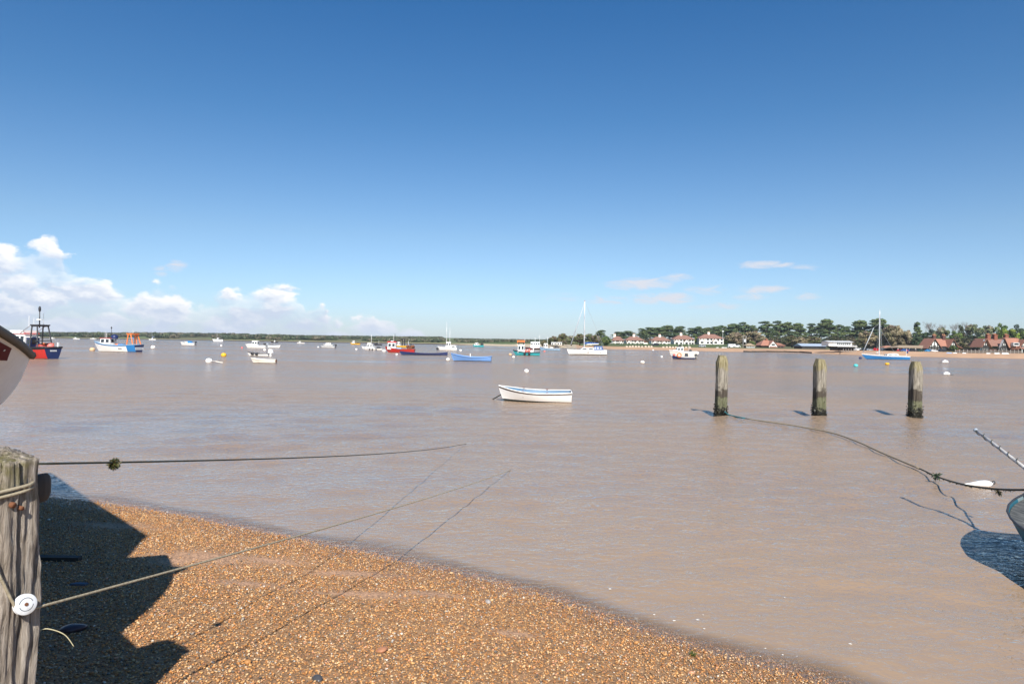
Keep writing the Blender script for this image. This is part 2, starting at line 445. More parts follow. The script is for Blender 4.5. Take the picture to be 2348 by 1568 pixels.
# wet band: whatever lies within a hand's breadth of the water level is dark and glossy
geo = n.new('ShaderNodeNewGeometry'); sx = n.new('ShaderNodeSeparateXYZ'); l.new(geo.outputs['Position'], sx.inputs[0])
wet = n.new('ShaderNodeMapRange'); wet.interpolation_type = 'SMOOTHSTEP'; l.new(sx.outputs[2], wet.inputs[0])
wet.inputs[1].default_value = .015; wet.inputs[2].default_value = .06; wet.inputs[3].default_value = .92; wet.inputs[4].default_value = 1
v2 = n.new('ShaderNodeVectorMath'); v2.operation = 'SCALE'; l.new(vm.outputs[0], v2.inputs[0]); l.new(wet.outputs[0], v2.inputs['Scale'])
l.new(v2.outputs[0], b.inputs['Base Color'])
wr = n.new('ShaderNodeMapRange'); l.new(wet.outputs[0], wr.inputs[0]); wr.inputs[1].default_value = .92; wr.inputs[3].default_value = .25; wr.inputs[4].default_value = .85
l.new(wr.outputs[0], b.inputs['Roughness'])
bp = n.new('ShaderNodeBump'); bp.inputs['Strength'].default_value = .8; bp.inputs['Distance'].default_value = .008; bp.invert = True
l.new(vo.outputs['Distance'], bp.inputs['Height']); l.new(bp.outputs[0], b.inputs['Normal'])
beach = np_mesh('beach', np.column_stack([X.ravel(),Y.ravel(),Z.ravel()]), Q, mb, bc, smooth=True)
tag(beach, 'orange brown shingle beach sloping down to the muddy water', None, None, 'structure')

# loose pebbles: one scattered covering of many small stones
mp = bpy.data.materials.new('pebbles'); nt, n, l = nodes_of(mp); b = n['Principled BSDF']
a_ = n.new('ShaderNodeAttribute'); a_.attribute_name = 'Col'
tc = n.new('ShaderNodeTexCoord'); nz = n.new('ShaderNodeTexNoise'); nz.inputs['Scale'].default_value = 120; nz.inputs['Detail'].default_value = 3
l.new(tc.outputs['Object'], nz.inputs['Vector'])
mr = n.new('ShaderNodeMapRange'); l.new(nz.outputs['Fac'], mr.inputs[0]); mr.inputs[1].default_value=.3; mr.inputs[2].default_value=.7; mr.inputs[3].default_value = .7; mr.inputs[4].default_value = 1.3
vm = n.new('ShaderNodeVectorMath'); vm.operation = 'SCALE'; l.new(a_.outputs['Color'], vm.inputs[0]); l.new(mr.outputs[0], vm.inputs['Scale'])
geo = n.new('ShaderNodeNewGeometry'); sx = n.new('ShaderNodeSeparateXYZ'); l.new(geo.outputs['Position'], sx.inputs[0])
wet = n.new('ShaderNodeMapRange'); wet.interpolation_type = 'SMOOTHSTEP'; l.new(sx.outputs[2], wet.inputs[0])
wet.inputs[1].default_value = .015; wet.inputs[2].default_value = .06; wet.inputs[3].default_value = .92; wet.inputs[4].default_value = 1
v2 = n.new('ShaderNodeVectorMath'); v2.operation = 'SCALE'; l.new(vm.outputs[0], v2.inputs[0]); l.new(wet.outputs[0], v2.inputs['Scale'])
l.new(v2.outputs[0], b.inputs['Base Color'])
wr = n.new('ShaderNodeMapRange'); l.new(wet.outputs[0], wr.inputs[0]); wr.inputs[1].default_value = .92; wr.inputs[3].default_value = .25; wr.inputs[4].default_value = .65
l.new(wr.outputs[0], b.inputs['Roughness'])
phi = (1+5**.5)/2
IV = np.array([(-1,phi,0),(1,phi,0),(-1,-phi,0),(1,-phi,0),(0,-1,phi),(0,1,phi),(0,-1,-phi),(0,1,-phi),(phi,0,-1),(phi,0,1),(-phi,0,-1),(-phi,0,1)])/math.sqrt(1+phi*phi)
IF = np.array([(0,11,5),(0,5,1),(0,1,7),(0,7,10),(0,10,11),(1,5,9),(5,11,4),(11,10,2),(10,7,6),(7,1,8),(3,9,4),(3,4,2),(3,2,6),(3,6,8),(3,8,9),(4,9,5),(2,4,11),(6,2,10),(8,6,7),(9,8,1)])
def scatter(N, smin, smax, flat, lift, keep_sand, rgn):
    x = rng.uniform(rgn[0], rgn[1], N); y = rng.uniform(rgn[2], rgn[3], N)
    k = np.abs(x) < .78*y+.7; x, y = x[k], y[k]
    P = np.column_stack([x,y]); d = shore_dist(P)
    s_ = sand_patch(x, y)
    k = (d > -.55) & (rng.random(len(x)) > s_*(1-keep_sand)*1.25)
    x, y = x[k], y[k]
    n = len(x); z = beach_z(x, y)
    s = smin*(smax/smin)**(rng.random(n)**1.7)
    ax = s[:,None]*np.column_stack([rng.uniform(.85,1.25,n), rng.uniform(.6,.9,n), rng.uniform(flat*.7,flat*1.3,n)])*.5
    v = IV[None]*(1+rng.uniform(-.16,.16,(n,12,1)))
    v = v*ax[:,None,:]
    ty = rng.normal(0,.28,n); c, q = np.cos(ty)[:,None], np.sin(ty)[:,None]
    v = np.stack([v[:,:,0]*c+v[:,:,2]*q, v[:,:,1], -v[:,:,0]*q+v[:,:,2]*c], -1)
    tx = rng.normal(0,.28,n); c, q = np.cos(tx)[:,None], np.sin(tx)[:,None]
    v = np.stack([v[:,:,0], v[:,:,1]*c-v[:,:,2]*q, v[:,:,1]*q+v[:,:,2]*c], -1)
    tz = rng.uniform(0,2*PI,n); c, q = np.cos(tz)[:,None], np.sin(tz)[:,None]
    v = np.stack([v[:,:,0]*c-v[:,:,1]*q, v[:,:,0]*q+v[:,:,1]*c, v[:,:,2]], -1)
    v += np.stack([x,y,z+ax[:,2]*lift+rng.uniform(0,.006,n)], -1)[:,None,:]
    return v, n
pal = np.array([(.50,.235,.075),(.44,.19,.055),(.54,.29,.11),(.60,.38,.19),(.60,.43,.26),(.34,.15,.055),(.20,.11,.05),(.11,.09,.07),(.34,.29,.24),(.46,.41,.35),(.70,.64,.55),(.56,.27,.15)])
pw = np.array([.18,.15,.17,.14,.08,.09,.06,.035,.025,.015,.007,.05]); pw /= pw.sum()
VV, CC = [], []
for args in ((340000,.009,.022,.5,.6,.10,(-8.2,5,1.1,11)), (14000,.018,.031,.48,.8,.08,(-8.2,5,1.1,11)), (90,.04,.06,.45,.75,.3,(-8,5,1.1,10))):
    v, n_ = scatter(*args)
    c = pal[rng.choice(len(pal), n_, p=pw)]*rng.uniform(.75,1.25,(n_,1))
    VV.append(v.reshape(-1,3)); CC.append(np.repeat(c,12,axis=0))
VV = np.concatenate(VV); CC = np.concatenate(CC)
nP = len(VV)//12
FF = (IF[None]+12*np.arange(nP)[:,None,None]).reshape(-1,3)
peb = np_mesh('pebbles', VV, FF, mp, CC, smooth=True)
tag(peb, 'loose orange tan and grey shingle covering the beach', 'shingle', None, 'stuff')

# muddy water
FRES = 1.7
WSLOPE = .17
wx = graded(-2300, 2300, 1.0, 860, 7.2); wy = graded(-60, 1450, 7.0, 860, 6.4)
WX, WY = np.meshgrid(wx, wy)
bzv = beach_z(WX, WY)
wd_ = np.clip(-bzv, 0, 3).ravel()
idx = np.arange(WX.size).reshape(WX.shape)
Q = np.stack([idx[:-1,:-1], idx[:-1,1:], idx[1:,1:], idx[1:,:-1]], -1).reshape(-1,4)
mw = bpy.data.materials.new('muddy_water'); nt, n, l = nodes_of(mw); b = n['Principled BSDF']; out = n['Material Output']
tc = n.new('ShaderNodeTexCoord')
def mapn(sx_, sy_, rot, scale, detail, rough, dist=0.0, typ='noise'):
    mpn = n.new('ShaderNodeMapping'); mpn.inputs['Scale'].default_value = (sx_, sy_, 1); mpn.inputs['Rotation'].default_value = (0,0,rot)
    l.new(tc.outputs['Object'], mpn.inputs['Vector'])
    nz = n.new('ShaderNodeTexNoise'); nz.inputs['Scale'].default_value = scale; nz.inputs['Detail'].default_value = detail
    nz.inputs['Roughness'].default_value = rough; nz.inputs['Distortion'].default_value = dist
    l.new(mpn.outputs[0], nz.inputs['Vector']); return nz.outputs['Fac']
def m_(op, a, b2=None, c=None):
    k = n.new('ShaderNodeMath'); k.operation = op
    for i,x in enumerate((a,b2,c)):
        if x is None: continue
        if isinstance(x,(int,float)): k.inputs[i].default_value = x
        else: l.new(x, k.inputs[i])
    return k.outputs[0]
big = mapn(.35,1.0,.25,.9,2,.5,.3)         # ~1-2 m undulations
mid = mapn(.48,1.0,.2,3.0,3,.55,.8)       # ~0.35 m wavelets
fin = mapn(.6,1.0,-.35,11.0,3,.55,.5)     # capillary ripples
patch = mapn(.5,1.0,.1,.10,3,.5)           # calm and ruffled areas
patch2 = mapn(.3,1.0,.05,.03,3,.5)
ruf = n.new('ShaderNodeMapRange'); l.new(m_('MULTIPLY_ADD', patch2, .5, m_('MULTIPLY', patch, .5)), ruf.inputs[0])
ruf.inputs[1].default_value=.38; ruf.inputs[2].default_value=.62; ruf.inputs[3].default_value=.35; ruf.inputs[4].default_value=1.7
dpt = n.new('ShaderNodeAttribute'); dpt.attribute_name = 'Depth'
shal = n.new('ShaderNodeMapRange'); l.new(dpt.outputs['Fac'], shal.inputs[0]); shal.inputs[1].default_value=0; shal.inputs[2].default_value=1.7; shal.inputs[3].default_value=.7; shal.inputs[4].default_value=1
hgt = m_('MULTIPLY_ADD', big, .05, m_('MULTIPLY_ADD', mid, .04, m_('MULTIPLY', fin, .058)))
amp = m_('MULTIPLY', ruf.outputs[0], shal.outputs[0])
bp = n.new('ShaderNodeBump'); bp.inputs['Distance'].default_value = 1.0; bp.inputs['Strength'].default_value = 1.0
l.new(m_('MULTIPLY', hgt, amp), bp.inputs['Height'])
mud = n.new('ShaderNodeMix'); mud.data_type = 'RGBA'
mud.inputs[6].default_value = (.305,.222,.155,1); mud.inputs[7].default_value = (.375,.265,.178,1)
l.new(patch, mud.inputs[0])
n.remove(b)
# more sand hangs in the shallows, so they are paler and warmer
shs = n.new('ShaderNodeMapRange'); shs.interpolation_type = 'SMOOTHSTEP'; l.new(dpt.outputs['Fac'], shs.inputs[0]); shs.inputs[1].default_value = .05; shs.inputs[2].default_value = 1.1; shs.inputs[3].default_value = .75; shs.inputs[4].default_value = 0
mud2 = n.new('ShaderNodeMix'); mud2.data_type = 'RGBA'; l.new(shs.outputs[0], mud2.inputs[0]); l.new(mud.outputs[2], mud2.inputs[6]); mud2.inputs[7].default_value = (.385,.268,.172,1)
mud = mud2
# light scattered back by the silt (smooth) under a rippled mirror surface
df = n.new('ShaderNodeBsdfDiffuse'); l.new(mud.outputs[2], df.inputs['Color'])
gn = n.new('ShaderNodeNewGeometry'); ad = n.new('ShaderNodeVectorMath'); ad.operation = 'ADD'; l.new(gn.outputs['Normal'], ad.inputs[0]); ad.inputs[1].default_value = (0,0,2.0)
nn_ = n.new('ShaderNodeVectorMath'); nn_.operation = 'NORMALIZE'; l.new(ad.outputs[0], nn_.inputs[0]); l.new(nn_.outputs[0], df.inputs['Normal'])
gw = n.new('ShaderNodeBsdfGlossy'); gw.inputs['Roughness'].default_value = .05; l.new(bp.outputs[0], gw.inputs['Normal'])
fw = n.new('ShaderNodeFresnel'); fw.inputs['IOR'].default_value = 1.333; l.new(bp.outputs[0], fw.inputs['Normal'])
# a ripple whose mirror direction dips back into the river shows only more brown water
gi = n.new('ShaderNodeNewGeometry'); ng = n.new('ShaderNodeVectorMath'); ng.operation = 'SCALE'; ng.inputs['Scale'].default_value = -1
l.new(gi.outputs['Incoming'], ng.inputs[0])
rf_ = n.new('ShaderNodeVectorMath'); rf_.operation = 'REFLECT'; l.new(ng.outputs[0], rf_.inputs[0]); l.new(bp.outputs[0], rf_.inputs[1])
rz_ = n.new('ShaderNodeSeparateXYZ'); l.new(rf_.outputs[0], rz_.inputs[0])
mk = n.new('ShaderNodeMapRange'); mk.interpolation_type = 'SMOOTHSTEP'; l.new(rz_.outputs[2], mk.inputs[0]); mk.inputs[1].default_value = -.13; mk.inputs[2].default_value = -.02
b = n.new('ShaderNodeMixShader'); l.new(m_('MULTIPLY', m_('MULTIPLY', fw.outputs[0], FRES), mk.outputs[0]), b.inputs[0]); l.new(df.outputs[0], b.inputs[1]); l.new(gw.outputs[0], b.inputs[2])
# thin water over the stones at the very edge is clear enough to see through
tr = n.new('ShaderNodeBsdfTransparent'); gl = n.new('ShaderNodeBsdfGlossy'); gl.inputs['Roughness'].default_value = .08
l.new(bp.outputs[0], gl.inputs['Normal'])
fr = n.new('ShaderNodeFresnel'); fr.inputs['IOR'].default_value = 1.333; l.new(bp.outputs[0], fr.inputs['Normal'])
tg = n.new('ShaderNodeMixShader'); gb = n.new('ShaderNodeNewGeometry'); l.new(m_('MULTIPLY', fr.outputs[0], m_('SUBTRACT', 1.0, gb.outputs['Backfacing'])), tg.inputs[0]); l.new(tr.outputs[0], tg.inputs[1]); l.new(gl.outputs[0], tg.inputs[2])
alp = n.new('ShaderNodeMapRange'); alp.interpolation_type='SMOOTHSTEP'; l.new(dpt.outputs['Fac'], alp.inputs[0]); alp.inputs[1].default_value=.0; alp.inputs[2].default_value=.065
ms = n.new('ShaderNodeMixShader'); l.new(alp.outputs[0], ms.inputs[0]); l.new(tg.outputs[0], ms.inputs[1]); l.new(b.outputs[0], ms.inputs[2])
l.new(ms.outputs[0], out.inputs['Surface'])
# real wavelets: a wind sea of many small wave trains, smaller where the water shoals
wr_ = np.random.default_rng(21)
gsx = np.gradient(wx)[None,:]+0*WX; gsy = np.gradient(wy)[:,None]+0*WY
cell = np.maximum(gsx, gsy)
WZ = np.zeros_like(WX)
for i in range(90):
    lam = .30*(2.0/.30)**wr_.random(); th = math.radians(78)+wr_.normal(0,.42)+(.5 if i%4==0 else 0); kx_, ky_ = math.cos(th)*2*PI/lam, math.sin(th)*2*PI/lam
    amp_ = WSLOPE*math.sqrt(2/90)*lam/(2*PI)
    ph = wr_.uniform(0,2*PI)+.8*np.sin(WX*.11*wr_.uniform(.5,1.5)+wr_.uniform(0,6))+.8*np.sin(WY*.09*wr_.uniform(.5,1.5)+wr_.uniform(0,6))
    WZ += amp_*(2*((1+np.sin(kx_*WX+ky_*WY+ph))*.5)**1.9-.8)*np.clip(lam/(3.0*cell)-1,0,1)
gust = .75+.3*np.sin(WX*.13+WY*.21+1)*np.sin(WX*-.07+WY*.11)+.25*np.sin(WX*.41-WY*.53+2)*np.sin(WY*.37+WX*.2)
WZ *= gust*np.clip(.30+wd_.reshape(WX.shape)/1.6,.30,1)*np.clip(wd_.reshape(WX.shape)/.06,0,1)
water = np_mesh('water', np.column_stack([WX.ravel(),WY.ravel(),WZ.ravel()]), Q, mw, None, smooth=True)
da = water.data.attributes.new('Depth','FLOAT','POINT'); da.data.foreach_set('value', wd_.astype(np.float32))
tag(water, 'brown muddy rippled estuary water', None, None, 'structure')

# foam flecks drifting along the water's edge
fv, ff, k = [], [], 0
def fleck(x, y, r):
    global k
    m = 7; a0 = rng.uniform(0,6)
    fv.append((x,y,.006+r*.25))
    for j in range(m):
        a = a0+2*PI*j/m; q = r*rng.uniform(.6,1.3)
        fv.append((x+q*1.5*math.cos(a), y+q*math.sin(a), .004))
    for j in range(m): ff.append((k, k+1+j, k+1+(j+1)%m))
    k += m+1
for px,py,sp_,c in ((1440,1375,60,10),(1500,1400,70,8),(1630,1430,80,12),(1800,1510,90,16),(1880,1540,60,12),(1500,1330,50,6),(900,1275,150,8),(1950,1480,50,8),(1830,1390,60,6),(520,1215,120,10),(1700,1475,50,8),(360,1175,60,10)):
    for i in range(max(1,c//5)):
        u = rng.normal(0,1); q = at(px+u*sp_, py+u*sp_*.42+rng.normal(0,8))
        if shore_dist(np.array([[q.x,q.y]]))[0] < -.1: fleck(q.x, q.y, rng.uniform(.004,.011)*q.y/6)
fo = np_mesh('foam_flecks', fv, ff, M('foam', (.75,.72,.66), .8, .1, 30))
tag(fo, 'small white foam flecks drifting near the shingle edge', 'foam', None, 'stuff')

# ------------------------------------------------------------------ far bank
BANK = [(-1500,700),(-400,640),(0,590),(144,570),(392,620),(592,520),(892,480),(1060,404),(1140,371),(1300,308),(1400,262),(1560,246),(1700,226),(1836,218),
        (1927,196),(1974,178),(2092,169),(2200,158),(2342,157),(2600,150),(3200,135),(3900,120)]
BP = np.array(BANK, float)
def bank_d(px): return float(np.interp(px, BP[:,0], BP[:,1]))
OFF = np.array([-6,-1,0,2,5,12,22,35,55,80,110,140,180,240,330,480,700],float)
ZL = np.array([-.8,-.15,.0,.55,.75,.8,.85,.9,.95,1.0,1.1,1.3,1.7,2.6,4.2,6,7.5])
ZM = np.array([-.8,-.12,.0,.15,.3,.55,.8,.95,1.1,1.5,1.9,2.3,2.6,3,3.5,4,5])
ZR = np.array([-.8,-.12,.0,.15,.3,.55,.8,1.0,1.05,1.1,1.15,1.2,1.4,1.8,2.5,3.5,5])
def bank_z(px, off):
    t1 = np.clip((px-1050)/200,0,1); t2 = np.clip((px-1700)/160,0,1)
    zl, zm, zr = np.interp(off,OFF,ZL), np.interp(off,OFF,ZM), np.interp(off,OFF,ZR)
    return (zl*(1-t1)+zm*t1)*(1-t2)+zr*t2
def ground_at(px, d): return float(bank_z(px, d-bank_d(px)))
PX = np.concatenate([np.arange(-1500,-200,50), np.arange(-200,2500,6), np.arange(2500,3900,50)])
VV, CC = [], []
sand_r, sand_l = np.array((.50,.31,.185)), np.array((.52,.42,.29))
grass, olive, reed, mudc, field = np.array((.075,.10,.03)), np.array((.12,.12,.05)), np.array((.30,.27,.13)), np.array((.07,.055,.045)), np.array((.13,.17,.06))
for px in PX:
    d0 = bank_d(px)
    for j,o in enumerate(OFF):
        d = d0+o; jit = mnoise.noise((px*.01, o*.02, 3.0))
        z = float(bank_z(px,o)) + (.12*mnoise.noise((px*.03,o*.05,1.0)) if 3<o<400 else 0)
        VV.append(((px-CX)/F*d, d, z))
        wl_ = min(1,max(0,(px-1010)/110))
        # left: mud lip, reeds, then fields; right: sand then rough grass
        cl = mudc if o<=2 else (reed*(1+.3*jit) if o<60 else (field*(1+.5*jit) if mnoise.noise((px*.006,o*.004,9.))>-.05 else olive))
        s_end = 30 if px<1900 else 40
        if 1180<px<1330: s_end = 60
        tt = min(1,max(0,(o-s_end)/18 + .5*jit))
        cr = (sand_l if px<1320 else sand_r)*(1+.12*jit)
        cr = cr*(1-tt)+(olive*(1+.3*jit) if px>1700 else grass*(1.2+.4*jit))*tt
        if o<=.5: cr = cr*.7
        CC.append(cl*(1-wl_)+cr*wl_)
no = len(OFF); idx = np.arange(len(VV)).reshape(len(PX), no)
Q = np.stack([idx[:-1,:-1], idx[1:,:-1], idx[1:,1:], idx[:-1,1:]], -1).reshape(-1,4)
bank = np_mesh('far_bank_ground', VV, Q, MA('bank_ground', .9, .3, .35), np.array(CC), smooth=True)
tag(bank, 'low far shore of sand, reeds and rough grass', None, None, 'structure')

# ------------------------------------------------------------------ foliage
LEAF = MA('leaves', .75, .2, 1.2, trans=.12, spec=.25)
BARK = M('bark', (.13,.095,.07), .9, .35, 4, bump=.4)
PBARK = M('pine_bark', (.20,.13,.085), .9, .35, 4, bump=.4)
TWIG = M('bare_twigs', (.20,.165,.14), .9, .3, 4)
def leaf_faces(clumps, per, size, tones, r=rng, flatten=0.0, shell=.55):
    """many small leaf faces spread through a set of ellipsoid clumps"""
    V, C = [], []
    for (c, rad) in clumps:
        n_ = max(8,int(per*rad[0]*rad[1]**.5*rad[2]**.5))
        u = r.normal(size=(n_,3)); u /= np.linalg.norm(u,axis=1)[:,None]
        q = u*(shell+(1-shell)*r.random((n_,1)))
        p = np.array(c)+q*np.array(rad)
        nr = u+r.normal(size=(n_,3))*.55; nr[:,2] += flatten; nr /= np.linalg.norm(nr,axis=1)[:,None]
        h = np.cross(nr, r.normal(size=(n_,3))); h /= np.linalg.norm(h,axis=1)[:,None]
        w = np.cross(nr,h); s = size*r.uniform(.6,1.4,(n_,1))
        V.append(np.stack([p-h*s*.5-w*s*.35, p+h*s*.55-w*s*.1, p+h*s*.1+w*s*.5, p-h*s*.4+w*s*.3],1))
        t = np.array(tones[r.integers(len(tones))])*r.uniform(.72,1.3)
        C.append(np.repeat((t[None]*r.uniform(.75,1.25,(n_,1))),4,axis=0))
    V = np.concatenate(V).reshape(-1,3); C = np.concatenate(C)
    return V, np.arange(len(V)).reshape(-1,4), C
def limb(mb_, a, b, r0, r1, n_=6):
    a, b = Vector(a), Vector(b); m = (a+b)/2+Vector((rng.normal(0,.06),rng.normal(0,.06),rng.normal(0,.05)))*(b-a).length
    mb_.tube([a,m,b],[r0,(r0+r1)/2,r1],n_)
PT = [(0.104, 0.148, 0.059), (0.085, 0.131, 0.067), (0.142, 0.174, 0.067), (0.094, 0.122, 0.049)]
def proto_pine(kind):
    root = empty('pine_tree',(0,0,0)); tb = MB(); cl = []
    h = 16.0; bend = rng.normal(0,.5)
    tb.tube([(0,0,-1),(bend*.4,0,h*.4),(bend,.2,h*.93)],[.34,.27,.08],8)
    tiers = {'broad':12,'tall':8,'dense':14}[kind]
    z0 = {'broad':.42,'tall':.5,'dense':.22}[kind]
    for i in range(tiers):
        t = i/(tiers-1); z = h*(z0+(1-z0)*t)-.4
        reach = {'broad':5.4*(1-.65*t**2.2),'tall':3.0*(1-.45*t),'dense':4.6*(1-.7*t**1.6)}[kind]
        for j in range(3 if kind!='tall' else 2):
            a = rng.uniform(0,2*PI); q = reach*rng.uniform(.45,1.0)
            c = (bend*(z/h)+q*math.cos(a), q*math.sin(a), z+rng.normal(0,.35))
            limb(tb,(bend*z/h,0,z-1.1),(c[0],c[1],c[2]-.3),.10,.03,5)
            cl.append((c,(rng.uniform(1.5,2.5),rng.uniform(1.5,2.3),rng.uniform(.45,.8))))
            cl.append(((c[0]*.75,c[1]*.8,c[2]+.5),(rng.uniform(1.0,1.6),rng.uniform(1.,1.6),.5)))
    tb.build('trunk',PBARK,root,True)
    V,Fc,C = leaf_faces(cl,55,.62,PT,flatten=.5)
    np_mesh('crown',V,Fc,LEAF,C,parent=root)
    return root
def proto_round(tones, h=10.0, w=9.0, nb=34, name='broadleaf_tree', low=.12):
    root = empty(name,(0,0,0)); tb = MB(); cl = []
    tb.tube([(0,0,-.8),(.1,0,h*.3),(0,.1,h*.6)],[.45,.33,.15],8)
    for i in range(nb):
        u = rng.normal(size=3); u /= np.linalg.norm(u); q = rng.uniform(.62,1.0)
        zz = h*(.5+low*.5)+u[2]*h*(.5-low*.5)*q
        if zz < h*low: zz = h*(low+.05)
        c = (u[0]*w*.5*q*.85,u[1]*w*.5*q*.85,zz*.93)
        r_ = rng.uniform(.75,1.45)*w/9
        cl.append((c,(r_,r_,r_*.8)))
        if i%4==0: limb(tb,(0,0,h*rng.uniform(.25,.5)),c,.12,.03,5)
    tb.build('trunk',BARK,root,True)
    V,Fc,C = leaf_faces(cl,95,.48,tones,shell=.6)
    np_mesh('crown',V,Fc,LEAF,C,parent=root)
    return root
def proto_bare(ivy=False):
    root = empty('bare_tree',(0,0,0)); tb = MB()
    def rec(p, d, ln, r, k):
        e = p+d*ln; tb.tube([p,(p+e)/2+Vector(rng.normal(0,.04,3))*ln,e],[r,r*.8,r*.55],5 if k<3 else 4,0 if k<3 else 1,False)
        if k>=6: return
        for _ in range(2 if k<1 else 3):
            nd = (d+Vector(rng.normal(0,.42,3))+Vector((0,0,.12))).normalized()
            rec(p+d*ln*rng.uniform(.65,1), nd, ln*rng.uniform(.6,.8), r*.58, k+1)
    rec(Vector((0,0,-.8)), Vector((0,0,1)), 5.0, .34, 0)
    tb.build('trunk',[BARK,TWIG],root,True)
    if ivy:
        cl = [((rng.normal(0,.5),rng.normal(0,.5),z),(rng.uniform(.8,1.4),rng.uniform(.8,1.4),1.0)) for z in np.linspace(1,10,12)]
        V,Fc,C = leaf_faces(cl,90,.45,[(.05,.075,.03),(.07,.085,.035)])
        np_mesh('ivy',V,Fc,LEAF,C,parent=root)
    return root
OAKT = [(0.299, 0.247, 0.143), (0.224, 0.187, 0.105), (0.344, 0.284, 0.179), (0.164, 0.149, 0.083), (0.254, 0.194, 0.135)]
SCRT = [(0.149, 0.158, 0.057), (0.224, 0.187, 0.1), (0.12, 0.128, 0.051), (0.254, 0.209, 0.143)]
GRNT = [(0.109, 0.179, 0.043), (0.14, 0.194, 0.051), (0.078, 0.128, 0.043), (0.187, 0.224, 0.072)]
LIMT = [(0.221, 0.286, 0.046), (0.169, 0.247, 0.039), (0.26, 0.299, 0.065), (0.117, 0.169, 0.039)]
DRKT = [(0.066, 0.104, 0.052), (0.056, 0.086, 0.052), (0.094, 0.131, 0.061)]
PALT = [(0.247, 0.26, 0.143), (0.182, 0.208, 0.104), (0.286, 0.26, 0.182), (0.143, 0.169, 0.078)]
PROTO = {
 'broad':[proto_pine('broad'),proto_pine('broad')], 'tall':[proto_pine('tall')], 'dense':[proto_pine('dense')],
 'oak':[proto_round(OAKT,10,10,60,'evergreen_oak'),proto_round(OAKT,10,9,48,'evergreen_oak')],
 'scrub':[proto_round(SCRT,9,9,46,'shrubby_tree',.05),proto_round(SCRT,9,10,46,'shrubby_tree',.05)],
 'green':[proto_round(GRNT,10,9,44,'broadleaf_tree',.06)], 'lime':[proto_round(LIMT,10,10,50,'leafy_tree',.06)],
 'dark':[proto_round(DRKT,12,9,50,'cedar_tree',.04)], 'pale':[proto_round(PALT,10,9,46,'budding_tree',.1)],
 'bare':[proto_bare()], 'ivy':[proto_bare(True)]}
HGT = {'broad':16.6,'tall':16.6,'dense':16.6,'oak':10.2,'scrub':9.2,'green':10.2,'lime':10.2,'dark':12.2,'pale':10.2,'bare':14.5,'ivy':14.5}
WID = {'broad':12.5,'tall':7.5,'dense':11,'oak':10.5,'scrub':9.8,'green':9.6,'lime':10.6,'dark':9.6,'pale':9.6,'bare':9,'ivy':9}
USED = set()
def tree(kind, px, top, w, d, label, cat='tree', group=None):
    z = ground_at(px,d); p = atd(px,top,d); hh = p.z-z
    base = Vector((p.x-ROLL*0, d, z))
    v = PROTO[kind]; i = int(rng.integers(len(v))); key = (kind,i)
    o = v[i]
    if key in USED: o = copy_tree(o)
    USED.add(key)
    sc = hh/HGT[kind]; sw = w*(1.38 if kind in ('broad','dense','tall') else 1.12)/F*d/WID[kind]
    o.location = base; o.scale = (sw, sw, sc); o.rotation_euler = (0,0,rng.uniform(0,2*PI))
    tag(o, label, cat, group)
    return o
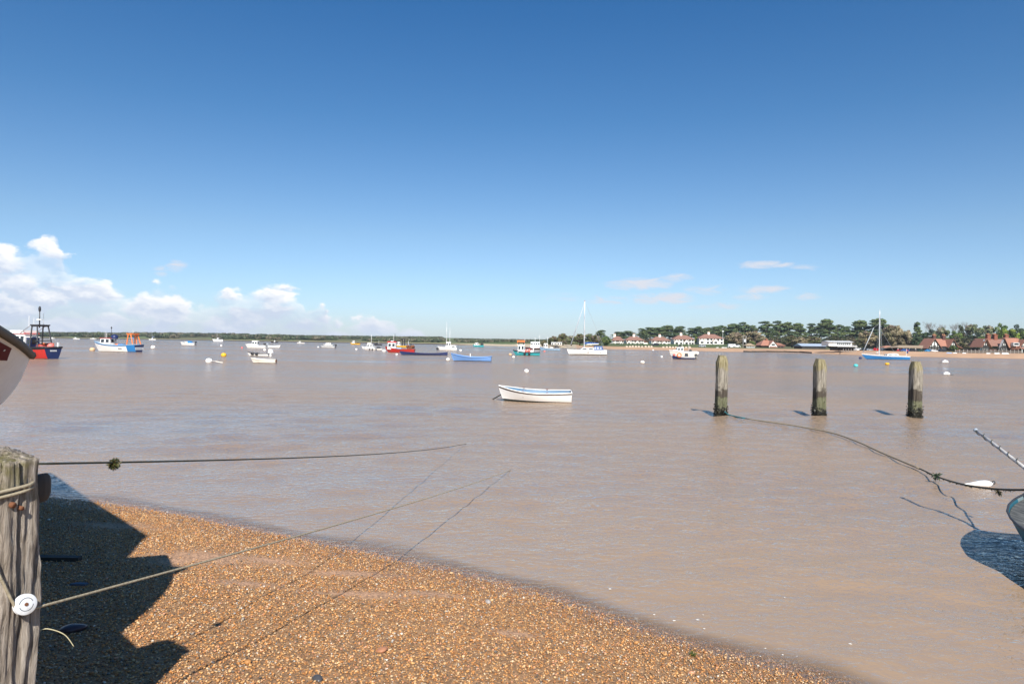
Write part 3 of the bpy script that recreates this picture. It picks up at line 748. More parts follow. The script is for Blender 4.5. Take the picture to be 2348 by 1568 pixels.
# ------------------------------------------------------------------ trees along the right bank
GP = 'pines along the wooded bank'; GT = 'broadleaf trees along the wooded bank'; GB = 'bare trees along the wooded bank'
def off(px, o): return bank_d(px)+o
TREES = [
 ('scrub',1247,779,15,330,'small round dark bush at the left end of the wooded spit',GT),
 ('scrub',1270,769,28,330,'leftmost brown green scrub tree, above the white chalets',GT),
 ('scrub',1291,763,32,335,'round scrub tree just left of the big white yacht mast foot',GT),
 ('pale',1310,768,30,325,'pale brown scrub tree left of the yacht mast',GT),
 ('scrub',1330,764,32,335,'dense scrub tree directly behind the big white yacht mast',GT),
 ('pale',1352,763,32,328,'pale brown twiggy tree right of the white yacht mast',GT),
 ('scrub',1366,766,26,322,'low scrub tree right of the yacht sprayhood',GT),
 ('dense',1378,757,28,345,'small dark pine standing above brown scrub left of the houses',GP),
 ('green',1390,770,26,320,'green bush left of the leftmost white house',GT),
 ('bare',1400,768,16,350,'thin bare tree beside the leftmost house roof',GB),
 ('broad',1420,761,34,470,'low rounded pine behind the leftmost white house',GP),
 ('broad',1441,759,34,480,'rounded pine in the gap between the two leftmost houses',GP),
 ('bare',1446,755,20,500,'faint bare tree behind the second house from the left',GB),
 ('dense',1473,753,26,470,'dark narrow pine right of the second house roof',GP),
 ('broad',1491,751,32,480,'pine left above the third white house',GP),
 ('broad',1513,751,36,470,'spreading pine right behind the third white house',GP),
 ('broad',1537,747,40,480,'tall spreading pine left above the fourth white house',GP),
 ('dense',1559,748,34,475,'dense pine above the fourth house chimney',GP),
 ('tall',1586,752,24,485,'thin topped pine between the fourth and fifth house',GP),
 ('broad',1603,749,30,470,'pine at the left end of the fifth house roof',GP),
 ('dense',1622,751,30,480,'dense pine left of the fifth house chimney',GP),
 ('broad',1642,749,32,470,'pine right of the fifth house chimney',GP),
 ('broad',1659,747,32,480,'pine right of the largest white house, above the roof end',GP),
 ('lime',1597,771,9,405,'small yellow green shrub between the fourth and fifth house',GT),
 ('green',1668,776,16,400,'olive bush at the right end of the fifth house',GT),
 ('broad',1675,743,36,470,'spreading pine above the left side of the big brown oak',GP),
 ('broad',1692,745,34,480,'pine above the middle of the big brown oak',GP),
 ('tall',1707,739,22,465,'slim pine with a raised top above the power line poles',GP),
 ('broad',1724,747,32,475,'pine above the right side of the big brown oak',GP),
 ('oak',1686,761,42,330,'brown evergreen oak above the parked motorhome',GT),
 ('oak',1722,756,58,335,'largest pinkish brown oak, behind the power line poles',GT),
 ('oak',1745,768,34,325,'lower brown oak left of the red roofed bungalow',GT),
 ('green',1722,781,22,300,'green bush behind the small hip roofed hut',GT),
 ('tall',1758,737,32,450,'tall pine with layered top above the bungalow left end',GP),
 ('tall',1787,736,26,455,'slender pine with small high top above the bungalow',GP),
 ('broad',1808,740,36,460,'flat topped pine right of the bungalow',GP),
 ('dense',1772,757,36,440,'dark dense pine directly behind the bungalow roof',GP),
 ('broad',1836,742,34,460,'flat topped pine left above the long low building',GP),
 ('scrub',1816,768,38,330,'olive scrub tree right of the bungalow',GT),
 ('oak',1836,772,30,325,'brownish shrub at the left end of the long low building',GT),
 ('tall',1861,742,22,470,'isolated pine with open sky on both sides',GP),
 ('tall',1880,741,22,465,'thin pine right of the isolated pine',GP),
 ('scrub',1864,770,46,335,'wide olive bush behind the long low building',GT),
 ('broad',1903,733,40,430,'big high pine left above the glazed clubhouse',GP),
 ('dense',1922,745,32,435,'dark pine above the glazed clubhouse roof',GP),
 ('broad',1940,749,32,440,'wind swept pine right above the glazed clubhouse',GP),
 ('dark',1958,756,28,420,'dark rounded evergreen right of the glazed clubhouse',GT),
 ('broad',1980,736,46,400,'broad layered pine left of the blue yacht mast',GP),
 ('oak',1993,756,52,300,'dark brown oak behind the blue yacht forestay',GT),
 ('broad',2024,732,50,390,'wide pine directly behind the blue yacht mast',GP),
 ('oak',2050,745,60,290,'huge brown oak right of the blue yacht mast',GT),
 ('oak',2078,753,36,285,'brown oak at the right end above the tan pavilion',GT),
 ('dense',2103,739,20,330,'slim upright pine above the right end of the pavilion',GP),
 ('dark',2104,764,26,280,'dark conifer below the slim upright pine',GT),
 ('dark',2131,752,40,330,'dark spreading cedar left of the first timbered house',GT),
 ('bare',2143,727,40,350,'leftmost large bare tree above the first timbered house',GB),
 ('ivy',2160,732,24,345,'ivy clad tree between the bare crowns',GB),
 ('bare',2182,731,30,352,'bare tree above the first timbered house chimneys',GB),
 ('ivy',2204,726,34,350,'tall bare tree with ivy trunk right of the first timbered house',GB),
 ('pale',2158,748,42,340,'pale budding tree behind the first timbered house',GT),
 ('green',2190,757,42,335,'green bushy tree right of the timbered house chimneys',GT),
 ('pale',2230,739,46,350,'pale green budding tree in the gap between the timbered houses',GT),
 ('dark',2236,760,44,320,'dark evergreen in the gap between the timbered houses',GT),
 ('pale',2264,742,40,355,'pale tree left above the second timbered house',GT),
 ('green',2256,768,36,300,'green shrub left of the second timbered house',GT),
 ('green',2292,739,40,352,'bright green tree above the second timbered house gable',GT),
 ('lime',2312,751,46,335,'yellow green tree behind the second house chimneys',GT),
 ('dark',2335,740,36,350,'dark rounded tree near the right frame edge',GT),
 ('green',2352,750,40,340,'green tree at the right frame edge',GT),
 ('scrub',2205,783,36,270,'low olive scrub between the timbered houses behind the fence',GT),
 ('green',2187,791,18,235,'small green garden bush in front of the first timbered house',GT),
]
for k_,px,top,w,d,lab,g in TREES:
    tree(k_,px,top,w,d,lab,'tree' if 'bush' not in lab and 'shrub' not in lab else 'bush',g)
# far-left woods across the estuary: one mass on the low rise
cl = []
r2 = np.random.default_rng(5)
def wood_top(px):
    return np.interp(px,[-200,0,60,120,180,260,330,420,520,620,720,800,860,905,960,1010,1048],[758,758,760.5,763,761.5,762.5,761,762.5,763.5,766,769.5,772,774,776.5,777,780,781])
for i in range(2600):
    px = r2.uniform(-260,1010)
    b = 1-r2.random()**1.6
    d = bank_d(px)+r2.uniform(70,420)
    gz = ground_at(px,d)
    ztop = H-dep(px, wood_top(px)+r2.uniform(-.6,1.2))/F*d
    hh = max(2.5, (ztop-gz)*r2.uniform(.55,1.0))
    if mnoise.noise((px*.012,d*.01,4.4)) < -.22 and d < bank_d(px)+260: continue
    cl.append(((( px-CX)/F*d, d, gz+hh*.55),(r2.uniform(3,6.5),r2.uniform(3,6),hh*.5)))
for i in range(260):
    px = r2.uniform(1048,1262); d = bank_d(px)+r2.uniform(150,330); gz = ground_at(px,d)
    ztop = H-dep(px,r2.uniform(779.5,783))/F*d
    hh = max(1.5,(ztop-gz)*r2.uniform(.6,1)); cl.append((((px-CX)/F*d,d,gz+hh*.5),(r2.uniform(2,4.5),2.5,hh*.5)))
V,Fc,C = leaf_faces(cl,12,1.05,[(.07,.095,.06),(.085,.11,.06),(.115,.135,.07),(.14,.135,.09),(.17,.15,.10)],r=r2,shell=.7)
wood = np_mesh('far_woodland',V,Fc,LEAF,C)
tag(wood,'distant low woods and hedges along the left far shore','woods',None,'stuff')

# ------------------------------------------------------------------ houses
WALLW = M('white_render', (.80,.78,.72), .8, .06, .6)
ROOFR = M('red_brown_roof_tiles', (.25,.13,.095), .85, .3, 1.4, bump=.3)
ROOFO = M('orange_red_roof_tiles', (.36,.165,.11), .85, .25, 1.4, bump=.3)
ROOFT = M('tan_roof_tiles', (.32,.24,.16), .85, .2, 1.2)
BRICK = M('red_brick', (.24,.085,.05), .85, .3, 5)
DBRICK= M('dark_brick', (.10,.045,.035), .85, .3, 4)
TIMB  = M('black_timber', (.02,.018,.017), .7, .3, 4)
FRAME = M('white_window_frame', (.75,.75,.73), .5, .06, 3)
GRFR  = M('dark_window_frame', (.06,.06,.06), .5, .2, 3)
POTS  = M('terracotta_pot', (.5,.24,.13), .8, .2, 5)
def window(parent, x, z, w, h, y, frame=FRAME, name='window'):
    fr = MB()
    t = .07
    fr.box((x,y-.03,z+h/2+t/2),(w+2*t,.08,t)).box((x,y-.05,z-h/2-t/2),(w+2*t,.14,t))
    fr.box((x-w/2-t/2,y-.03,z),(t,.08,h)).box((x+w/2+t/2,y-.03,z),(t,.08,h))
    if w>.9: fr.box((x,y-.03,z),(t*.8,.07,h))
    f = fr.build(name,frame,parent)
    MB().box((x,y-.012,z),(w,.02,h)).build('pane',GLASS,f)
    return f
def hip(m, x0,x1,y0,y1,z0,z1, ridge, ov=.4):
    xa,xb,ya,yb = x0-ov,x1+ov,y0-ov,y1+ov; r0,r1 = (x0+x1)/2-ridge/2,(x0+x1)/2+ridge/2; ym=(y0+y1)/2
    A,B,C_,D = (xa,ya,z0),(xb,ya,z0),(xb,yb,z0),(xa,yb,z0); R0,R1=(r0,ym,z1),(r1,ym,z1)
    a2,b2,c2,d2 = [(p[0],p[1],p[2]-.15) for p in (A,B,C_,D)]
    m._add([A,B,C_,D,R0,R1,a2,b2,c2,d2],[(0,1,5,4),(1,2,5),(2,3,4,5),(3,0,4),(0,6,7,1),(1,7,8,2),(2,8,9,3),(3,9,6,0),(6,9,8,7)],0)
    return m
def gable_prism(m, xc, w, y0, y1, z0, z1, ov=.3, th=.16):
    """two roof slabs over a gable whose ridge runs in y"""
    for s in (-1,1):
        xa = xc+s*(w/2+ov); za = z0-ov*(z1-z0)/(w/2)
        P = [(xc,y0,z1),(xa,y0,za),(xa,y0,za+th),(xc,y0,z1+th)]
        if s>0: P = P[::-1]
        m.prism(P,(0,y1-y0,0))
    return m
def house_root(name,label,cat,xl,xr,yb,d,group=None):
    k = d/F; p = atd((xl+xr)/2,yb,d)
    return thing(name,label,cat,p,0,group), k, (xr-xl)*k
def white_house(label,xl,xr,yap,yev,yb,d,gables=(.2,.62),chim=.5,extra=None):
    r,k,W = house_root('white_house',label,'house',xl,xr,yb,d,'white houses along the far beach')
    he, ha = (yb-yev)*k, (yb-yap)*k; D = 8.0
    MB().box((0,D/2,he/2-1),(W,D,he+2)).build('wall',WALLW,r)
    rf = hip(MB(),-W/2,W/2,0,D,he,ha,W*.42).build('roof',ROOFR,r)
    for cx in (chim if isinstance(chim,tuple) else (chim,)):
        c = MB().box(((cx-.5)*W,D/2,ha+.25),(1.3,1.0,2.0)).build('chimney',CREAM,rf)
        for q in (-.35,.35): MB().tube([((cx-.5)*W+q,D/2,ha+1.25),((cx-.5)*W+q,D/2,ha+1.7)],.15,8).build('chimney_pot',POTS,rf)
    for g in gables:
        gx = (g-.5)*W; gw = W*.24
        pg = MB().prism([(gx-gw/2,-1.1,-1),(gx+gw/2,-1.1,-1),(gx+gw/2,-1.1,he*.55),(gx,-1.1,he*.98),(gx-gw/2,-1.1,he*.55)],(0,1.1,0)).build('gable_bay',WALLW,r)
        gable_prism(MB(),gx,gw,-1.35,-.003,he*.55,he*.98,.2).build('gable_roof',ROOFR,pg)
        window(pg,gx,he*.32,gw*.45,he*.24,-1.1,GRFR)
    for u in (.08,.36,.5,.78,.92):
        if all(abs(u-g)>.13 for g in gables):
            window(r,(u-.5)*W,he*.30,1.1,he*.26,0,GRFR)
        window(r,(u-.5)*W,he*.80,1.0,he*.2,0,GRFR)
    if extra: extra(r,W,he,ha,D,k)
    return r
def side_wing(r,W,he,ha,D,k):
    w = MB().box((-W/2-1.6,2.5,he*.22-.5),(3.2,4,he*.44+1)).build('side_wing',WALLW,r)
    for i in range(3): window(w,-W/2-2.5+i*.95,he*.24,.6,he*.24,.5,GRFR)
def side_porch(r,W,he,ha,D,k):
    w = MB().box((W/2+1.2,2.5,he*.25-.5),(2.4,4,he*.5+1)).build('side_porch',WALLW,r)
    gable_prism(MB(),W/2+1.2,2.4,.3,4.6,he*.5,he*.8,.2).build('porch_roof',ROOFO,w)
white_house('leftmost white house with brown hipped roof and a side wing',1405,1430,771,780.5,791,385,(.75,),.25,side_wing)
white_house('second white house from the left, with an orange roofed porch',1436,1476,771.2,780,790.8,390,(.14,.62),.5,side_porch)
white_house('third white house from the left, under dark pines',1494,1537,772,781,792,395,(.16,.66),.5)
white_house('fourth white house from the left, two gabled bays and central chimney',1545,1592,768.5,777.7,791,398,(.12,.60),.42)
white_house('largest white house, on the grass bank with long red roof',1603,1659,766,775.6,789.8,400,(.10,.66),.46)

def timber_gable(r, gx, gw, y, z0, z1, zb, wall=WALLW):
    """gabled front with black framing"""
    g = MB().prism([(gx-gw/2,y,zb),(gx+gw/2,y,zb),(gx+gw/2,y,z0),(gx,y,z1),(gx-gw/2,y,z0)],(0,.9,0)).build('gable_front',wall,r)
    t = MB(); yy = y-.05
    for u in (-.5,-.25,0,.25,.5):
        x = gx+u*gw; zt = z1-abs(u)*2*(z1-z0); t.box((x,yy,(zb+zt)/2),(.28,.1,max(.3,zt-zb-.05)))
    for z in (zb+.3,(zb+z0)/2+.2,z0): t.box((gx,yy-.01,z),(gw*.98,.1,.26))
    for s in (-1,1):
        t.prism([(gx,yy-.03,z1-.1),(gx+s*gw*.55,yy-.03,z0-.3),(gx+s*gw*.55,yy-.03,z0-.75),(gx,yy-.03,z1-.6)][::s],(0,.1,0))
    t.build('timber_framing',TIMB,g)
    window(g,gx-.02,(zb+z0)/2+.85,gw*.26,(z0-zb)*.3,y-.03,GRFR)
    return g
# first timbered house (left)
r,k,W = house_root('timbered_house','left timbered house with two brick chimneys and black and white gables','house',2126,2206,804.5,255,'timbered houses behind the right beach')
q = lambda px: (px-2166)*k
zz = lambda py: (804.5-py)*k
MB().box((q(2160),4.5,zz(796)-1.5),(q(2192)-q(2130),7,zz(796)*2-1)).build('wall',DBRICK,r)
g1 = timber_gable(r,q(2144),26*k,0.4,zz(796),zz(777.5),zz(800))
gable_prism(MB(),q(2144),28*k,.0,7,zz(796),zz(777),.5).build('gable_roof',ROOFO,r)
rf = MB().prism([(q(2150),.8,zz(794)),(q(2150),4.5,zz(776.8)),(q(2150),8.2,zz(794))],(q(2186)-q(2150),0,0)).build('roof',ROOFO,r)
g2 = timber_gable(r,q(2184),17*k,-.3,zz(795),zz(779),zz(799))
gable_prism(MB(),q(2184),19*k,-.7,6,zz(794),zz(778),.3).build('gable_roof',ROOFO,r)
MB().prism([(q(2190),0,zz(789)),(q(2207),0,zz(797.5)),(q(2207),0,zz(798.3)),(q(2190),0,zz(790.5))],(0,5,0)).build('lean_to_roof',ROOFO,r)
MB().box((q(2198),2.6,zz(801)-.6),(14*k,4,zz(797.5)*1.0)).build('lean_to_wall',BRICK,r)
for px in (2158,2180):
    c = MB().box((q(px),4.5,(zz(769)+zz(786))/2),(6.2*k,1.1,zz(769)-zz(786))).build('chimney',DBRICK,r)
    MB().box((q(px),4.5,zz(768.6)),(7.2*k,1.4,1.0*k)).build('chimney_cap',POTS,c)
    for s in (-1,1): MB().tube([(q(px)+s*1.9*k,4.5,zz(768.2)),(q(px)+s*1.9*k,4.5,zz(765.2))],.9*k,8).build('chimney_pot',POTS,c)
window(r,q(2165),zz(798.5),.9,1.0,.98,GRFR); window(r,q(2172),zz(798.5),.9,1.0,.98,GRFR)
# second timbered house (right edge)
r,k,W = house_root('timbered_house','right timbered house cut by the frame edge, with three tall brick chimneys','house',2250,2372,810,225,'timbered houses behind the right beach')
q = lambda px: (px-2311)*k
zz = lambda py: (810-py)*k
MB().box((q(2312),5,zz(801)*.5-.5),(q(2366)-q(2256),8,zz(797)+.5)).build('wall',DBRICK,r)
rf = MB().prism([(q(2258),1,zz(794)),(q(2258),5,zz(777.3)),(q(2258),9.4,zz(794))],(q(2366)-q(2258),0,0)).build('roof',ROOFR,r)
timber_gable(r,q(2258),15*k,-.2,zz(796),zz(779),zz(804))
gable_prism(MB(),q(2260),18*k,-.6,5.5,zz(793),zz(777.5),.4).build('gable_roof',ROOFO,r)
timber_gable(r,q(2299),15*k,-.6,zz(796),zz(778.5),zz(804))
MB().prism([(q(2299),-1.0,zz(776.3)),(q(2331),-1.0,zz(776.3)),(q(2324),-1.4,zz(797.5)),(q(2307),-1.4,zz(797.5))],(0,1.2,.25)).build('front_roof',ROOFO,r)
d_ = MB().box((q(2317),-2.0,zz(789)),(13*k,1.2,7.5*k)).build('dormer',FRAME,r)
MB().box((q(2317),-2.62,zz(788.6)),(10.4*k,.06,4.6*k)).build('window',GLASS,d_)
timber_gable(r,q(2342),20*k,-1.2,zz(798),zz(779.5),zz(800))
gable_prism(MB(),q(2342),24*k,-1.6,5,zz(797),zz(778.5),.5).build('gable_roof',ROOFO,r)
for px in (2333,2339,2351): MB().box((q(px),-1.9,zz(805)),(1.3*k,.3,9.5*k)).build('porch_post',FRAME,r)
MB().box((q(2344),-1.2,zz(805)),(5*k,.2,9*k)).build('door',TIMB,r)
MB().prism([(q(2329),-2.3,zz(799.6)),(q(2358),-2.3,zz(799.6)),(q(2356),-1.25,zz(796.4)),(q(2331),-1.25,zz(796.4))],(0,.1,.2)).build('porch_roof',ROOFR,r)
for px in (2289,2305,2331):
    c = MB().box((q(px),5,(zz(768)+zz(780))/2),(7.4*k,1.2,zz(768)-zz(780))).build('chimney',BRICK,r)
    MB().box((q(px),5,zz(767.4)),(8.8*k,1.5,1.2*k)).build('chimney_cap',BRICK,c)
    for s in (-1,0,1): MB().tube([(q(px)+s*2.2*k,5,zz(766.8)),(q(px)+s*2.2*k,5,zz(764.4))],.85*k,8).build('chimney_pot',POTS,c)
# red roofed bungalow
r,k,W = house_root('bungalow','dark walled bungalow with red roof and white pointed gable','house',1746,1800,798,300)
q = lambda px: (px-1773)*k
zz = lambda py: (798-py)*k
MB().box((0,4,zz(793)*.5),(W*.96,7,zz(793)+1)).build('wall',DBRICK,r)
rf = hip(MB(),q(1746),q(1780),0,8,zz(792),zz(779.5),10*k,.5).build('roof',ROOFO,r)
hip(MB(),q(1776),q(1800),.8,6.5,zz(791.5),zz(786),10*k,.4).build('side_roof',ROOFO,r)
g = MB().prism([(q(1762),-.9,zz(797)),(q(1780),-.9,zz(797)),(q(1780),-.9,zz(791)),(q(1771),-.9,zz(782.5)),(q(1762),-.9,zz(791))],(0,1,0)).build('gable_front',WALLW,r)
gable_prism(MB(),q(1771),17*k,-1.3,4,zz(791),zz(781),.5).build('gable_roof',ROOFO,r)
window(g,q(1771),zz(790),7*k,2.6*k,-.93,GRFR)
MB().box((q(1771),-1.0,zz(796)),(16*k,.12,3*k)).build('brick_plinth',BRICK,g)
for px in (1751,1757,1787,1794): window(r,q(px),zz(794.8),3.2*k,2.6*k,.5,GRFR)
c_ = MB().box((q(1764),4,zz(778.6)),(3.4*k,1,5*k)).build('chimney',BRICK,rf)
# small hut
r,k,W = house_root('beach_hut','small open sided hut with tan hipped roof beside the bungalow','hut',1711,1731,798,290)
zz = lambda py: (798-py)*k
hip(MB(),-W/2,W/2,0,3.5,zz(792.5),zz(787),W*.3,.35).build('roof',ROOFT,r)
MB().box((0,2.4,zz(795)*.5+.2),(W*.9,2,zz(793))).build('wall',TIMB,r)
for u in (-.46,-.15,.15,.46): MB().box((u*W,.1,zz(795.2)),(.16,.16,zz(792.4))).build('post',FRAME,r)
MB().box((0,.2,.35),(W*.95,.1,.5)).build('low_wall',GREYW,r)
# white chalets far left end of spit
for i,(xl,xr,lab) in enumerate(((1264.5,1276,'left one of two small white chalets below the scrub trees'),(1278,1288.5,'right one of two small white chalets below the scrub trees'))):
    r,k,W = house_root('white_chalet',lab,'chalet',xl,xr,790.8,318,'white chalets on the spit')
    zz = lambda py: (790.8-py)*k
    MB().box((0,1.5,zz(786)*.5),(W,3,zz(786))).build('wall',WALLW,r)
    MB().frust(-W/2-.15,W/2+.15,-.2,3.2,zz(785.95),-W/2-.05,W/2+.05,0,3,zz(784.6)).build('roof',GREYW,r)
    for u in (-.25,.22): window(r,u*W,zz(788.2),.5,.5,0,GRFR)
# long low building
r,k,W = house_root('long_shed','long low dark building with pale blue grey roof','building',1838.5,1893,799,285)
zz = lambda py: (799-py)*k
MB().box((0,4,zz(794)*.5-.4),(W,8,zz(793.6)+.8)).build('wall',DBRICK,r)
MB().prism([(-W/2-.3,-.4,zz(793.8)),(-W/2-.3,4,zz(787.8)),(-W/2-.3,8.4,zz(793.8))],(W+.6,0,0)).build('roof',M('blue_grey_roof',(.36,.43,.52),.6,.1,1),r)
for i in range(9): window(r,(-.44+i*.11)*W,zz(796.5),1.0,.55,0,GRFR)
# clubhouse
r,k,W = house_root('clubhouse','two storey clubhouse with glazed balcony storey on dark stilts','building',1903,1960,809,205)
q = lambda px: (px-1931.5)*k
zz = lambda py: (809-py)*k
MB().box((q(1941),3.2,zz(799)),(36*k,5,9*k)).build('lower_wall',TIMB,r)
for px in (1931,1937,1943,1949,1955,1960): MB().box((q(px),-.6,zz(804)),(.9*k,.25,10*k)).build('stilt',GWOOD,r)
MB().box((q(1943),1.2,zz(805.4)),(36*k,4,1.0*k)).build('lower_deck',GWOOD,r)
MB().box((q(1939),1.5,zz(794.1)),(46*k,5,1.2*k)).build('balcony',FRAME,r)
up = MB().box((q(1931),3.6,zz(788.8)),(54*k,4.8,9.4*k)).build('upper_wall',WALLW,r)
for i in range(7): window(up,q(1925+i*4.6),zz(788.6),3.3*k,5.2*k,1.2,FRAME)
MB().prism([(q(1902),.6,zz(784.4)),(q(1902),3.4,zz(781.2)),(q(1902),6.6,zz(784.4))],(59*k,0,0)).build('roof',M('pale_roof_sheet',(.55,.56,.57),.6,.1,1),r)
rl = MB().tube([(q(1917),-.9,zz(792)),(q(1961),-.9,zz(792))],.05,5)
for i in range(12): rl.tube([(q(1917+i*4),-.9,zz(793.6)),(q(1917+i*4),-.9,zz(792))],.035,4)
rl.build('railing',FRAME,r)
# pavilion (open carport-like shelter)
r,k,W = house_root('pavilion','wide tan roofed shelter with cars beneath, right of the blue yacht','shelter',2057,2114,806,215)
zz = lambda py: (806-py)*k
MB().prism([(-W/2,-.4,zz(797)),(-W/2+2.2,3,zz(791.8)),(-W/2+2.2,3.4,zz(791.8)),(-W/2,6.4,zz(797)),(-W/2,6.4,zz(797.8)),(-W/2,-.4,zz(797.8))],(W,0,0)).build('roof',ROOFT,r)
for u in (-.47,-.24,0,.24,.47): MB().box((u*W,0,zz(802)),(.2,.2,zz(797.7))).build('post',FRAME,r)
MB().box((0,5.6,zz(802)),(W*.96,.2,zz(797.9))).build('back_wall',TIMB,r)
# small orange roofed kiosk behind the cars
r,k,W = house_root('kiosk','little kiosk with shallow orange roof behind the parked cars','kiosk',2026,2054,803,230)
zz = lambda py: (803-py)*k
MB().box((0,1.6,zz(797)*.5),(W*.86,3,zz(797))).build('wall',WALLW,r)
hip(MB(),-W*.43,W*.43,.1,3.1,zz(796.6),zz(792.4),W*.25,.3).build('roof',ROOFO,r)
window(r,0,zz(799.6),W*.4,.7,.1,GRFR)
# grass bank in front of the largest house is part of the ground; power line poles
r = thing('power_pole','double timber pole carrying a transformer, in front of the brown oak','pole',Vector((atd(1707,798,295).x,295,ground_at(1707,295))))
k = 295/F; pz = H-dep(1707,769)/F*295-r.location.z
MB().tube([(-3.4*k,0,-.5),(-3.4*k,0,pz)],.17,8).build('pole',GWOOD,r)
MB().tube([(3.4*k,0,-.5),(3.4*k,0,pz*.97)],.17,8).build('pole',GWOOD,r)
MB().box((0,0,pz*.93),(9*k,.16,.18)).build('crossbeam',GWOOD,r)
tb_ = MB().box((0,-.1,pz*.55),(3.6*k,.8,1.2)); tb_.tube([(-.3,-.1,pz*.55+.6),(-.3,-.1,pz*.55+1)],.09,6); tb_.tube([(.3,-.1,pz*.55+.6),(.3,-.1,pz*.55+1)],.09,6)
tb_.build('transformer',GREYW,r)
r = thing('lamp_post','thin pale lamp post at the right end of the largest white house','pole',Vector((atd(1657,790,385).x,385,ground_at(1657,385))))
MB().tube([(0,0,-.3),(0,0,7.2)],[.12,.08],8).build('pole',GREYW,r); MB().ball((0,0,7.4),(.55,.55,.5)).build('lamp_head',FRAME,r)
r = thing('utility_pole','dark wooden pole standing beside the glazed clubhouse','pole',Vector((atd(1922,808,225).x,225,ground_at(1922,225))))
MB().tube([(0,0,-.3),(0,0,3.6)],[.13,.09],8).build('pole',DWOOD,r)
r = thing('utility_pole','tall dark trunk like pole left of the clubhouse','pole',Vector((atd(1920.5,800,250).x,250,ground_at(1920,250))))
MB().tube([(0,0,-.3),(0,0,7.6)],[.16,.1],8).build('pole',DWOOD,r)
r = thing('beach_post','short dark post standing at the waterline below the clubhouse','post',at(1926,812.4,0.0))
MB().tube([(0,0,-.4),(0,0,1.25)],[.13,.11],8).build('post',DWOOD,r)

# sea wall and garden fence
def along(pts, fn):
    P=[]
    for px,o,zr in pts:
        d = off(px,o); z = ground_at(px,d); P.append(Vector(((px-CX)/F*d,d,z+zr)))
    return P
g = [(1707,-.4,0),(1726,-.6,0),(1760,1.0,0),(1800,1.6,0),(1836,1.0,0),(1862,.4,0)]
P = along(g,None); sw = MB()
for a,b in zip(P[:-1],P[1:]):
    n_ = Vector((0,1.0,0))
    sw.hexa([a+Vector((0,0,-.8)),b+Vector((0,0,-.8)),b+n_+Vector((0,0,-.8)),a+n_+Vector((0,0,-.8)),a+Vector((0,0,.5)),b+Vector((0,0,.42)),b+n_+Vector((0,0,.42)),a+n_+Vector((0,0,.5))])
o = sw.build('timber_groyne',DWOOD); tag(o,'low dark timber groyne at the waterline below the bungalow','groyne')
FENCE = M('weathered_fence',(.11,.095,.08),.85,.35,6)
fr = thing('garden_fence','long dark board fence between beach and timbered houses','fence',Vector((0,0,0)))
P = [atd(px,813.0+(px-2190)*.0128,186+.5*i) for i,px in enumerate(range(2190,2352,9))]
for a,b in zip(P[:-1],P[1:]):
    z0=ground_at(2250,a.y)-.3
    MB().hexa([(a.x,a.y,z0),(b.x,b.y,z0),(b.x,b.y+.06,z0),(a.x,a.y+.06,z0),(a.x,a.y,z0+1.15),(b.x,b.y,z0+1.05),(b.x,b.y+.06,z0+1.05),(a.x,a.y+.06,z0+1.15)]).build('fence_panel',FENCE,fr)
    MB().box((a.x,a.y-.08,z0+.65),(.16,.14,1.35)).build('fence_post',GWOOD,fr)
# row of pale concrete blocks along the beach below the houses
i=0
BLK = M('pale_concrete',(.55,.45,.36),.85,.25,1.5)
proto=None
for px in (1437,1444.5,1451,1458,1465,1472,1480,1487.5,1494,1521,1528.5,1536,1543,1550,1557,1565,1573.5,1581):
    d = off(px,26); z = ground_at(px,d)
    if proto is None:
        m = MB(); m.frust(-.45,.45,-.4,.4,-.3,-.34,.34,-.3,.3,.52); m.frust(-.34,.34,-.3,.3,.52,-.28,.28,-.24,.24,.58)
        proto = m.build('concrete_block',BLK); o = proto
    else:
        o = proto.copy(); COL.objects.link(o)
    o.location = ((px-CX)/F*d,d,z); o.rotation_euler=(0,0,rng.uniform(-.3,.3)); o.scale=(1,1,rng.uniform(.8,1.15))
    tag(o,'pale concrete block in the row along the beach below the white houses','block',"concrete blocks along the beach")

